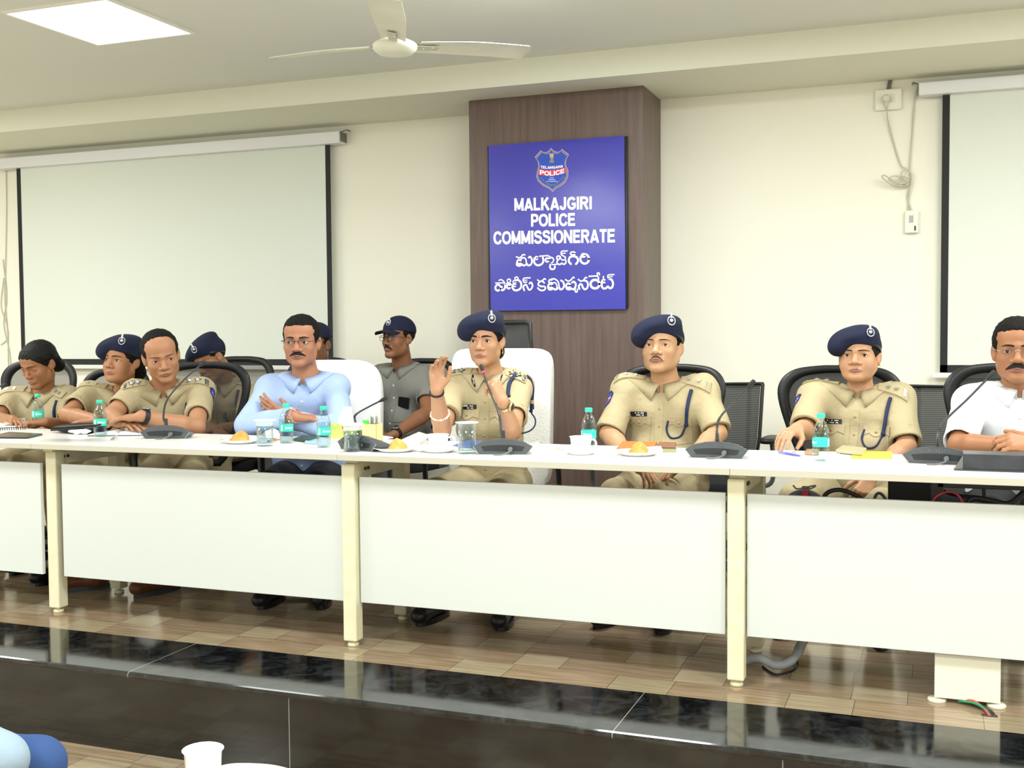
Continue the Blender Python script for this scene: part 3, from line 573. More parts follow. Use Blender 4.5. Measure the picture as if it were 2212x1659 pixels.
_, pp = plate(1255, 981, .062, 'white saucer under the teacup near the brown pillar', 'saucer'); cup(pp+np.array([0, 0, .006]), 'white teacup on a saucer in front of the brown pillar', -.2)
# conference microphones
M_mic = mat('mic_grey', '#4b4f52', .38); M_micd = mat('mic_recess', '#232628', .5); M_mics = mat('mic_silver', '#9aa09f', .3, .4); M_stem = mat('mic_stem', '#3a3c3e', .35, .3)
def microphone(u, v, rot, stem, label, tip_r=.008, scale=1.0, cord=1, ring=None):
    p = plat(u, v); r = empty('conference_microphone', p, label, 'microphone', 'delegate microphones on the tables')
    A = Tm(*p) @ Rz(rot); s = scale
    fo = [(-.088, 0), (.088, 0), (.112, .030), (.075, .050), (.04, .058), (0, .061), (-.04, .058), (-.075, .050), (-.112, .030)]
    bo = [(-.075, 0), (.075, 0), (.092, .012), (.06, .019), (.03, .022), (0, .023), (-.03, .022), (-.06, .019), (-.092, .012)]
    def lo(y, k): return [(x*(1-k)+bx*k, y, z*(1-k)+bz*k) for (x, z), (bx, bz) in zip(fo, bo)]
    b = MB(); rings = [lo(0, 0), lo(.03, .08), lo(.075, .5), lo(.12, 1.0)]; n = len(fo); V = [tuple(A @ Vector([c*s for c in q])) for rg in rings for q in rg]
    b.add(V, [(i*n+k, i*n+(k+1) % n, (i+1)*n+(k+1) % n, (i+1)*n+k) for i in range(3) for k in range(n)][::1]+[tuple(range(n-1, -1, -1))[::-1][::-1], tuple(range(3*n, 4*n))], False)
    b.build('base', M_mic, r, bevel=.0015)
    b = MB(); rim = [A @ Vector((x*s*1.0, -.0006, z*s)) for x, z in fo]; b.tube([tuple(q) for q in rim[8:]+rim[:1]+rim[1:3]], .0016*s, 6); b.build('rim', M_mics, r)
    b = MB(); sl = [(-.082, .030), (-.05, .034), (0, .036), (.05, .034), (.082, .030), (.072, .013), (-.072, .013)]
    b.add([tuple(A @ Vector((x*s, -.0012, z*s))) for x, z in sl], [tuple(range(7))[::-1][::-1]]); b.build('cable_recess', M_micd, r)
    b = MB(); pts = [A @ Vector(q) for q in ((.03*s, -.001, .022*s), (.03*s, -.02, .021*s), (.026*s, -.028, .012*s), (.0, -.035, .004), (-.03*s, -.03, .003))]
    b.tube([tuple(q) for q in pts[:2]], .0085*s, 10); b.tube(smoothpath([tuple(q) for q in pts[1:]], 5), .003, 7); b.build('cord', mat('mic_cord', '#6b6d6e', .5), r)
    b = MB(); top = A @ Vector((0, .02*s, .058*s))
    path = smoothpath([tuple(top)]+[tuple(q) for q in stem], 6); n = len(path)
    b.tube([tuple(top-Vector((0, 0, .004)))]+[tuple(top+Vector((0, 0, .03)))], [.008, .006], 12)
    b.tube(path, [.0046 if i < n*.45 else .0036 for i in range(n)], 8); b.build('gooseneck', M_stem, r)
    d = path[-1]-path[-3]; d = d/np.linalg.norm(d); b = MB()
    b.tube([path[-1]-d*.006, path[-1]+d*.004, path[-1]+d*.012, path[-1]+d*.028, path[-1]+d*.032], [.004, tip_r*.8, tip_r, tip_r, tip_r*.7], 14); b.build('capsule', mat('mic_foam', '#1d1e20', .6), r)
    if ring: b = MB(); b.tube([path[-1]-d*.010, path[-1]-d*.001], .0058, 14); b.build('light_ring', mat('mic_red_ring', '#e0566a', .3), r)
    return r
microphone(356, 948, .30, [P(353, 900, .30), P(362, 862, .29), P(400, 818, .28), P(432, 790, .27)], 'grey microphone bending right in front of the balding man with the watch')
microphone(770, 973, -.35, [P(766, 905, .25), P(772, 893, .25), P(800, 877, .24), P(822, 866, .24)], 'low grey microphone beside the pen box, behind the lidded glass')
MIC_TIP = P(1043, 802, .46)
microphone(1086, 982, .25, [P(1083, 935, .18), P(1078, 895, .22), P(1060, 850, .33), P(1047, 815, .44), tuple(MIC_TIP)], 'grey microphone with a red ring held up by the speaking woman', ring=1)
microphone(1547, 990, .02, [P(1549, 925, .07), P(1556, 901, .07), P(1585, 868, .09), P(1616, 836, .1)], 'grey microphone bending right beside the man in a beret near the pillar')
microphone(2024, 1003, -.06, [P(2027, 935, .06), P(2042, 908, .06), P(2090, 862, .09), P(2134, 817, .12)], 'large grey microphone in front of the man in the white shirt')
microphone(-70, 936, .3, [P(-72, 890, .3), P(-60, 862, .3), P(-30, 843, .3), P(2, 834, .3)], 'microphone whose dark tip enters at the left picture edge')
V, F = text_mesh('BOSCH', .018, .0004, .0003); q = MB(); p = plat(2024, 1003); A = Tm(*p) @ Rz(-.06)
q.add([tuple(A @ Vector((x-.002, -.0018, .046+y*.9))) for x, y, z in V], F); q.build('brand_lettering', mat('lettering_grey', '#8b9092', .4), bpy.data.objects['conference_microphone.004'])
# flat things
def slab(name, corners, h, m, label, cat, z=TZ, group=None, bev=.002, parent=None, wz=None):
    b = MB(); C = [tuple(PZ(u, v, z)) for u, v in corners]; n = len(C); V = [(c[0], c[1], z+.0005) for c in C]+[(c[0], c[1], z+h) for c in C]
    b.add(V, [tuple(range(n-1, -1, -1)), tuple(range(n, 2*n))]+[(i, (i+1) % n, n+(i+1) % n, n+i) for i in range(n)])
    o = b.build(name, m, origin=C[0] if parent is None else None, parent=parent, bevel=bev)
    if parent is None: ORIG[o.name] = np.array(C[0]); tag(o, label, cat, group)
    return o
M_paper = mat('paper_white', '#fafbfb', .7); M_phone = mat('phone_black', '#15181a', .15); M_blue = mat('beret_navy', '#141b36', .9, bump=(250, .3, .002)); M_tab = mat('tablet_dark', '#2f3230', .2)
slab('tablet', [(-30, 947), (58, 948), (92, 940), (20, 936)], .008, M_tab, 'dark tablet lying flat at the left end of the tables', 'tablet')
nbk = slab('spiral_notebook', [(-30, 929), (52, 925), (62, 916), (-25, 917)], .012, M_paper, 'white spiral notebook at the left picture edge', 'notebook')
b = MB()
for k in range(18):
    p = PZ(-26+k*4.8, 928.5-k*.22, TZ+.008); b.tube([(p[0], p[1]-.004, p[2]-.006), (p[0], p[1]-.006, p[2]+.004), (p[0], p[1]+.008, p[2]+.007)], .0022, 6)
b.build('spiral_binding', mat('wire_dark', '#3d4044', .3, .7), nbk)
slab('phone', [(8, 919), (45, 917), (44, 912), (10, 913)], .009, mat('phone_beige', '#cfc9b6', .3), 'pale phone lying on the white spiral notebook', 'phone', z=TZ+.014)
def blob(name, c, r, m, label, cat, noise=.12, sq=1.0, seed=1):
    b = MB(); n = 28; rr = np.random.default_rng(seed); ph = rr.uniform(0, 6, 6); V = []
    for i in range(15):
        th = math.pi*i/14
        for k in range(n):
            a = 2*math.pi*k/n; d = 1+noise*(math.sin(3*a+ph[0]+2*th)+.7*math.sin(5*a+ph[1]-3*th)+.5*math.sin(7*th+ph[2]+a*2))
            V.append((c[0]+r[0]*d*math.sin(th)*math.cos(a), c[1]+r[1]*d*math.sin(th)*math.sin(a), max(c[2]-r[2]*math.cos(th)*d, c[2]-r[2]*.95)))
    b.add(V, [(i*n+k, i*n+(k+1) % n, (i+1)*n+(k+1) % n, (i+1)*n+k) for i in range(14) for k in range(n)], True)
    return tag(b.build(name, m, origin=c), label, cat)
p = plat(150, 937); blob('beret', (p[0]+.01, p[1]+.08, TZ+.021), (.15, .10, .022), M_blue, 'navy beret lying on the table under two dark phones', 'hat', .03, seed=3)
p = plat(148, 930)
for k, (du, w, lb) in enumerate(((0, .15, 'lower dark phone resting on the navy beret'), (12, .19, 'upper dark phone stacked on the navy beret'))):
    c = PZ(146+du, 926-k*3, TZ+.05+.012*k); A = Tm(c[0], c[1]+.02, TZ+.05+.013*k) @ Rz(.35+.1*k) @ Matrix.Rotation(math.radians(-3), 4, 'Y')
    o = MB().box((-w/2, -.038, -.005), (w/2, .038, .005), A).build('phone', M_phone, origin=c, bevel=.003); tag(o, lb, 'phone')
p = plat(172, 938); blob('tissue', (p[0], p[1], TZ+.017), (.045, .03, .018), M_paper, 'crumpled white tissue between the navy beret and the second bottle', 'tissue', .22, seed=5)
bk = empty('open_book', plat(275, 938), 'open notebook with white pages under the watch-wearing man\'s hands', 'book')
b = MB(); c = plat(268, 938); A = Tm(*c) @ Rz(.36)
for sgn in (-1, 1):
    V = []; nx = 8
    for i in range(nx+1):
        t = i/nx; V += [A @ Vector((sgn*t*.13, -.085, .004+.016*math.sin(math.pi*min(1, t*1.1)**.6)*(1-t)+.004)), A @ Vector((sgn*t*.13, .085, .004+.016*math.sin(math.pi*min(1, t*1.1)**.6)*(1-t)+.004))]
    b.add([tuple(v) for v in V], [(2*i, 2*i+2, 2*i+3, 2*i+1) if sgn > 0 else (2*i, 2*i+1, 2*i+3, 2*i+2) for i in range(nx)], True)
    b.add([tuple(v) for v in V[::2]]+[tuple(A @ Vector((sgn*i/nx*.13, -.085, .003))) for i in range(nx+1)], [(i, i+1, nx+2+i, nx+1+i) if sgn < 0 else (i+1, i, nx+1+i, nx+2+i) for i in range(nx)], True)
b.build('pages', M_paper, bk); MB().box((-.135, -.088, .0005), (.135, .088, .003), A).build('cover', mat('book_cover', '#26272b', .5), bk)
def pen(u0, v0, u1, v1, col, label, group=None, z=TZ+.0045, capc=None, r_=.0042):
    a = PZ(u0, v0, z); b_ = PZ(u1, v1, z); d = b_-a; L = np.linalg.norm(d); d = d/L
    r = empty('pen', (a+b_)/2, label, 'pen', group)
    MB().tube([a, a+d*L*.62, a+d*L*.93, b_], [r_, r_, r_*.8, r_*.25], 9).build('barrel', mat('pen_'+col[1:], col, .3), r)
    MB().tube([a-d*.003, a+d*L*.32], [r_*1.1, r_*1.15], 9).build('cap', mat('pen_'+(capc or col)[1:], capc or col, .3), r); return r
pen(241, 949, 253, 941, '#c9ccd0', 'short silver pen on the table below the open book', capc='#8d9196')
slab('paper', [(395, 958), (428, 956), (445, 951), (400, 950)], .0008, M_paper, 'white paper sheet right of the first grey microphone', 'paper', bev=0)
pen(580, 953, 604, 949, '#c98a3c', 'orange-brown pencil tip behind the first lidded glass', capc='#30333a')
p = plat(590, 950); blob('tissue', (p[0]-.02, p[1]+.03, TZ+.02), (.03, .025, .02), M_paper, 'crumpled white tissue behind the first lidded glass', 'tissue', .22, seed=9)
slab('notebook', [(634, 953), (668, 957), (690, 950), (655, 946)], .013, mat('green_cover', '#244a44', .5), 'dark green notebook between the two bottles of the man in light blue', 'notebook')
slab('phone', [(658, 959), (688, 960), (690, 953), (662, 953)], .01, mat('phone_blue', '#9fc3e6', .25), 'pale blue phone beside the dark green notebook', 'phone')
# pen holder
ph = empty('pen_box', plat(803, 955), 'beige cardboard pen box beside the low microphone', 'pen holder')
b = MB(); c = plat(803, 953); A = Tm(*c) @ Rz(.1); w = .036
for lo, hi in (((-w, -w, 0), (w, -w+.003, .075)), ((-w, w-.003, 0), (w, w, .075)), ((-w, -w, 0), (-w+.003, w, .075)), ((w-.003, -w, 0), (w, w, .075)), ((-w, -w, 0), (w, w, .003))): b.box(lo, hi, A)
b.build('box', mat('card_beige', '#ecc892', .6), ph)
PN = ('leftmost', 'second from left', 'third from left', 'rightmost')
for k, (dx, dy, h) in enumerate(((-.004, .01, .1), (.006, .0, .098), (.016, .01, .102), (.024, -.004, .098))):
    a = A @ Vector((dx, dy, .005)); t = A @ Vector((dx*1.15, dy, h)); q = MB(); q.tube([tuple(a), tuple(t)], .0038, 8); q.tube([tuple(t), tuple(t+Vector((0, 0, .006)))], [.0038, .0015], 8); o = q.build('marker_pen', mat('marker_grey', '#8d9089', .4), origin=a); tag(o, PN[k]+' of the four grey pens standing in the beige pen box', 'pen', 'grey pens in the beige box')
c2 = A @ Vector((-.022, -.01, .068)); tag(MB().box((-.011, -.011, -.06), (.011, .011, .022), Tm(*c2)).build('glue_stick', mat('green_plastic', '#59e05a', .35), origin=c2, bevel=.003), 'bright green capped glue stick in the beige pen box', 'glue stick')
yb = empty('tissue_box', plat(745, 948), 'yellow and green box with white tissue sticking out, behind the low microphone', 'tissue box')
c = plat(742, 945); A = Tm(*c) @ Rz(.1); MB().box((-.055, -.035, 0), (.055, .035, .062), A).build('carton', mat('box_yellow', '#e8d67c', .5, var=(9, '#a9c46a')), yb, bevel=.002)
b = MB(); b.mi = 0; n = 10; V = []
for i in range(7):
    t = i/6
    for k in range(n): a = 2*math.pi*k/n; V.append(tuple(A @ Vector((.01+.042*(1-.55*t)*math.cos(a)+.01*t, .02*(1-.3*t)*math.sin(a)*(1+.2*math.sin(3*a)), .06+.075*t))))
b.add(V, [(i*n+k, i*n+(k+1) % n, (i+1)*n+(k+1) % n, (i+1)*n+k) for i in range(6) for k in range(n)]+[tuple(range(6*n, 7*n))], True); b.build('tissue_tuft', M_paper, yb)
pen(741, 925, 738, 905, '#d2453f', 'red pencil standing in the yellow tissue box', z=TZ+.06)
o_ = bpy.data.objects['pen.002'] if 'pen.002' in bpy.data.objects else None
slab('napkin', [(800, 946), (822, 951), (850, 947), (815, 942)], .006, M_paper, 'folded white napkin between the pen box and the second samosa plate', 'napkin')
slab('napkin', [(868, 955), (905, 962), (930, 946), (905, 938)], .012, M_paper, 'white napkin leaning behind the teacup of the speaking woman', 'napkin')
slab('folder', [(975, 966), (1040, 970), (1075, 958), (1010, 953)], .006, mat('folder_blue', '#4b64b0', .4), 'thin blue folder between the glass and the held microphone', 'folder')
slab('phone', [(1136, 970), (1162, 966), (1166, 958), (1140, 963)], .009, mat('phone_gold', '#d8d6c2', .25), 'pale phone right of the held microphone base', 'phone')
pen(1204, 968, 1225, 973, '#e4e6e6', 'short white pen with a blue tip left of the teacup by the pillar', capc='#d8d29a')
fd = slab('document_folder', [(1332, 971), (1412, 971), (1420, 958), (1345, 956)], .007, mat('leather_orange', '#cf7438', .5), 'orange leather folder behind the third samosa plate', 'folder')
slab('phone', [(1418, 970), (1459, 971), (1461, 961), (1424, 960)], .011, mat('phone_case_brown', '#8a5a48', .35), 'phone in a brown case beside the orange leather folder', 'phone', z=TZ+.001)
slab('booklet', [(1425, 977), (1460, 977), (1462, 969), (1432, 969)], .003, mat('booklet_olive', '#8f9a6a', .5), 'small olive booklet in front of the brown phone', 'booklet')
slab('napkin', [(1400, 982), (1432, 978), (1428, 970), (1395, 972)], .012, M_paper, 'white napkin beside the samosa by the orange folder', 'napkin')
slab('paper', [(1673, 992), (1800, 997), (1818, 977), (1692, 973)], .0012, M_paper, 'white paper sheet under the purple pen', 'paper', bev=0)
pen(1684, 977, 1730, 985, '#5a5cc8', 'purple ballpoint pen lying on the white paper at right', z=TZ+.006, capc='#7a80dc')
slab('phone', [(1738, 983), (1768, 984), (1770, 976), (1742, 975)], .01, mat('phone_tan', '#a98c68', .35), 'tan phone half behind the bottle of the woman at right', 'phone', z=TZ+.002)
slab('phone', [(1805, 978), (1862, 985), (1872, 974), (1820, 968)], .012, mat('phone_olive', '#b3ad8c', .3), 'olive phone lying face up on the yellow envelope', 'phone', z=TZ+.002)
slab('envelope', [(1836, 991), (1928, 992), (1926, 976), (1850, 975)], .0014, mat('envelope_yellow', '#dbe04a', .6), 'bright yellow envelope on the right table', 'envelope', bev=0)
# black steel box at right edge
bb = empty('equipment_box', PZ(2130, 1020, TZ), 'black scuffed steel box on the table at the right picture edge', 'box')
x0 = PZ(2061, 1019, TZ); x1 = PZ(2080, 1016, TZ)
MB().box((x1[0], x1[1], TZ+.0005), (1.45, x1[1]+.12, TZ+.053)).build('box', mat('scuffed_black', '#26282a', .35, var=(14, '#3a3d40')), bb, bevel=.0015)
MB().box((x0[0], x1[1]-.012, TZ+.0005), (1.45, x1[1]+.02, TZ+.004)).build('mounting_flange', mat('flange_black', '#3d3f40', .35), bb)
b = MB(); b.add([(x0[0], x1[1]-.01, TZ+.004), (x1[0], x1[1]-.002, TZ+.004), (x1[0], x1[1]-.002, TZ+.05)], [(0, 1, 2), (2, 1, 0)]); b.build('gusset', mat('flange_grey', '#8a8d8a', .35), bb)
# ------------------------------------------------------------------ office chairs
def mesh_fabric(name, dark, light, alpha, freq, horiz=True):
    m, nt, b = nodes(name); tc = nt.nodes.new('ShaderNodeTexCoord'); sp = nt.nodes.new('ShaderNodeSeparateXYZ'); nt.links.new(tc.outputs['Object'], sp.inputs[0])
    fr = mth(nt, 'FRACT', mth(nt, 'MULTIPLY', sp.outputs[2 if horiz else 0], freq)); gt = mth(nt, 'GREATER_THAN', fr, .5)
    mx = nt.nodes.new('ShaderNodeMix'); mx.data_type = 'RGBA'; nt.links.new(gt, mx.inputs[0]); mx.inputs[6].default_value = lin(dark); mx.inputs[7].default_value = lin(light)
    nt.links.new(mx.outputs[2], b.inputs['Base Color']); b.inputs['Roughness'].default_value = .7; b.inputs['Alpha'].default_value = alpha; MATS[name] = m; return m
M_mesh_s = mesh_fabric('mesh_see_through', '#26282a', '#303234', .62, 260); M_mesh_d = mesh_fabric('mesh_dense', '#1b1d1f', '#242628', .95, 260); M_mesh_r = mesh_fabric('mesh_ribbed', '#1c1e1e', '#5f625e', .97, 105)
M_frame = mat('chair_black_plastic', '#17191b', .45); M_seat = mat('chair_seat_fabric', '#1b1c1f', .85); M_post = mat('chair_post_grey', '#5c6366', .35); M_towel = mat('white_towel', '#f4f4f1', .95, bump=(160, .6, .006)); M_cloth = mat('white_chair_cloth', '#f3f3f2', .85, bump=(9, .25, .02)); M_armgrey = mat('arm_cloth_grey', '#c9c8c2', .85)
def superq(b, a, e1, e2, M, nu=20, nv=36):
    sg = lambda x, e: math.copysign(abs(x)**e, x); V = []
    for i in range(nu+1):
        p = -math.pi/2+math.pi*i/nu
        for k in range(nv): t = 2*math.pi*k/nv; V.append(tuple(M @ Vector((a[0]*sg(math.cos(p), e1)*sg(math.cos(t), e2), a[1]*sg(math.cos(p), e1)*sg(math.sin(t), e2), a[2]*sg(math.sin(p), e1)))))
    b.add(V, [(i*nv+k, i*nv+(k+1) % nv, (i+1)*nv+(k+1) % nv, (i+1)*nv+k) for i in range(nu) for k in range(nv)], True)
def office_chair(x, y, yaw, style, label, top=1.06, wid=.50, group='office chairs', seat_z=.45, lean=8, arms=True, cover=None, headrest=None, dense=False, fz=0.0):
    r = empty('office_chair', (x, y, fz), label, 'chair', group); A = Tm(x, y, fz) @ Rz(math.radians(yaw)); L_ = math.radians(lean)
    q = MB(); superq(q, (.245, .235, .042), .35, .35, A @ Tm(0, 0, seat_z-.035)); q.build('seat', M_seat if cover is None else M_cloth, r)
    yb = .225; h = top-seat_z-.06; B = A @ Tm(0, yb, seat_z+.06) @ Matrix.Rotation(-L_, 4, 'X')
    def curve(u): return .045*(1-(2*u-1)**2)          # the back wraps round the sitter
    if style == 'round': 
        outl = [(-.17, 0), (-.27, .12), (-.40, .42), (-.49, .72), (-.47, .87), (-.36, .965), (-.17, 1.0), (0, 1.005), (.17, 1.0), (.36, .965), (.47, .87), (.49, .72), (.40, .42), (.27, .12), (.17, 0)]
    else: outl = [(-.44, 0), (-.48, .3), (-.5, .97), (-.485, 1.0), (0, 1.0), (.485, 1.0), (.5, .97), (.48, .3), (.44, 0)]
    def bp(px, pz, dy=0): u = px+.5; return B @ Vector((px*wid, curve(u)-.045+dy, pz*h))
    if cover is None:
        sp_ = smoothpath([(a, 0, b_) for a, b_ in outl], 5) if style == 'round' else [(a, 0, b_) for a, b_ in outl]
        q = MB(); V = []; cl_ = sp_+[sp_[0]]; kx, kz = (.19, .13) if style == 'round' else (.085, .07); m_ = len(sp_)
        for p in sp_:
            ix, iz = p[0]*(1-kx), .5+(p[2]-.5)*(1-kz); cx_, cz_ = (p[0]+ix)/2, (p[2]+iz)/2
            V += [bp(p[0], p[2]), bp(p[0]*.99, .5+(p[2]-.5)*.99, -.014), bp(cx_, cz_, -.022), bp(ix, iz, -.012), bp(ix, iz, .006), bp(cx_, cz_, .016), bp(p[0]*.99, .5+(p[2]-.5)*.99, .010)]
        q.add([tuple(v) for v in V], [(7*i+j, 7*i+(j+1) % 7, 7*((i+1) % m_)+(j+1) % 7, 7*((i+1) % m_)+j) for i in range(m_) for j in range(7)], True); q.build('back_frame', M_frame, r)
        q = MB(); V = []; nx, nz = 12, 14
        def half_w(t):
            for (a, b0), (a1, b1) in zip(outl[:len(outl)//2], outl[1:len(outl)//2+1]):
                if b0 <= t <= b1: return abs(a+(a1-a)*(t-b0)/(b1-b0+1e-9))
            return abs(outl[0][0])
        for j in range(nz+1):
            t = j/nz*.985; w = max(half_w(t)-.05, .02)
            for i in range(nx+1): V.append(tuple(bp((i/nx*2-1)*w, t)))
        q.add(V, [(j*(nx+1)+i, j*(nx+1)+i+1, (j+1)*(nx+1)+i+1, (j+1)*(nx+1)+i) for j in range(nz) for i in range(nx)], True)
        q.build('back_mesh', (M_mesh_d if dense else M_mesh_s) if style == 'round' else M_mesh_r, r)
        if style == 'rect': q = MB(); [q.tube([tuple(bp(s*.30, t, .03)) for t in (0, .5, 1)], .012, 6) for s in (-1, 1)]; q.build('back_supports', M_frame, r)
    else:
        q = MB(); superq(q, (wid/2, .055, h/2+.03), .22 if style == 'rect' else .45, .25, B @ Tm(0, 0, h/2), 26, 44); q.build('covered_back', cover, r)
    if headrest:
        hz = headrest; q = MB(); C = B @ Tm(.0, .07, h+.085); V = []; n = 10
        ol = [(-.10, -.075), (-.115, 0), (-.11, .07), (-.085, .08), (.095, .08), (.12, .07), (.125, 0), (.13, -.065), (.10, -.085), (-.07, -.08)]
        def hp_(x_, z_): return tuple(C @ Vector((x_, -.35*(x_*x_)*4+.03*abs(z_), z_)))
        q.tube([hp_(*p) for p in ol]+[hp_(*ol[0])], .011, 8); q.build('headrest_frame', M_frame, r)
        q = MB(); V = [hp_((i/8*2-1)*.112, (j/6*2-1)*.08) for j in range(7) for i in range(9)]; q.add(V, [(j*9+i, j*9+i+1, (j+1)*9+i+1, (j+1)*9+i) for j in range(6) for i in range(8)], True); q.build('headrest_mesh', mesh_fabric('headrest_mesh', '#26282a', '#3a3d3e', .93, 220, True), r)
        q = MB(); q.tube([tuple(C @ Vector((0, .02, -.05))), tuple(C @ Vector((0, .035, -.25)))], .018, 8); q.build('headrest_post', M_frame, r)
    if arms:
        for s in (-1, 1):
            q = MB(); q.tube(smoothpath([tuple(A @ Vector((s*.20, .05, seat_z-.06))), tuple(A @ Vector((s*.30, .05, seat_z-.03))), tuple(A @ Vector((s*.315, .04, seat_z+.08))), tuple(A @ Vector((s*.31, .02, seat_z+.19)))], 5), .020, 8, flat=.6); po = q.build('arm_post', M_post if cover is None else M_frame, r)
            q = MB(); superq(q, (.042, .13, .017 if cover is None else .03), .5, .5, A @ Tm(s*.31, -.0, seat_z+.20), 10, 20); q.build('armrest', M_frame if cover is None else M_armgrey, r)
    q = MB(); q.tube([tuple(A @ Vector((0, 0, .08))), tuple(A @ Vector((0, 0, seat_z-.06)))], .028, 12); q.build('gas_column', M_frame, r)
    q = MB(); q.tube([tuple(A @ Vector((0, .1, seat_z-.07))), tuple(A @ Vector((0, yb+.02, seat_z-.05))), tuple(B @ Vector((0, .03, .02))), tuple(B @ Vector((0, .02, h*.3)))], .022, 8); q.build('back_bracket', M_frame, r)
    for k in range(5):
        a = 2*math.pi*k/5+.3; e = A @ Vector((.27*math.cos(a), .27*math.sin(a), .072)); q = MB(); q.tube([tuple(A @ Vector((0, 0, .10))), tuple(e)], [.026, .016], 8); lg = q.build('base_leg', M_frame, r)
        q = MB(); d = (A @ Vector((.27*math.cos(a+.05), .27*math.sin(a+.05), .0)))-(A @ Vector((.27*math.cos(a), .27*math.sin(a), .0))); d.normalize()
        for sgn in (-1, 1): c = Vector((e.x, e.y, .0285))+d*sgn*.012; q.tube([tuple(c-d*.009), tuple(c+d*.009)], .028, 12)
        q.build('caster', M_frame, lg)
    return r
def chair_at(u, v, Y, *a, **k): p = P(u, v, Y); return office_chair(p[0], Y-.25, *a, **k)
chair_at(1446, 850, 1.36, -2, 'round', 'black mesh chair behind the man in a beret near the pillar', top=1.055, wid=.52, dense=True)
chair_at(1822, 850, 1.40, 4, 'round', 'black high-back chair behind the woman in a beret at right', top=1.05, wid=.54, dense=True)
chair_at(2192, 850, 1.28, 2, 'round', 'black chair behind the man in the white shirt', top=1.065, wid=.54, dense=True)
chair_at(1555, 850, 2.30, -3, 'rect', 'empty ribbed mesh chair against the wall right of the pillar', top=.93, wid=.46)
chair_at(2052, 850, 2.30, 2, 'rect', 'empty ribbed mesh chair between the woman in a beret and the man in white', top=.925, wid=.46)
chair_at(1098, 850, 1.20, 8, 'rect', 'white towel-covered chair of the speaking woman with black mesh headrest', top=1.10, wid=.49, cover=M_towel, headrest=1, lean=6)
chair_at(752, 850, 1.24, 16, 'round', 'white cloth-covered chair behind the man in light blue', top=1.045, wid=.48, cover=M_cloth, lean=6)
chair_at(484, 850, 1.22, 26, 'round', 'black see-through mesh chair behind the balding man', top=1.065, wid=.50)
chair_at(262, 850, 1.40, 6, 'round', 'black chair mostly hidden behind the woman in a beret at left', top=1.02, wid=.44, arms=False)
chair_at(103, 850, 1.40, 12, 'round', 'black mesh chair behind the bareheaded woman at far left', top=1.07, wid=.48, arms=False)
chair_at(528, 850, 2.30, 10, 'round', 'black chair of the bowing person in a beret, near the wall', top=1.07, wid=.5, arms=False)
chair_at(700, 850, 2.48, 4, 'round', 'black chair back showing between the man in light blue and the screen edge', top=1.06, wid=.48, arms=False)
chair_at(905, 850, 2.66, -6, 'round', 'black chair behind the man in the grey shirt', top=1.05, wid=.5)
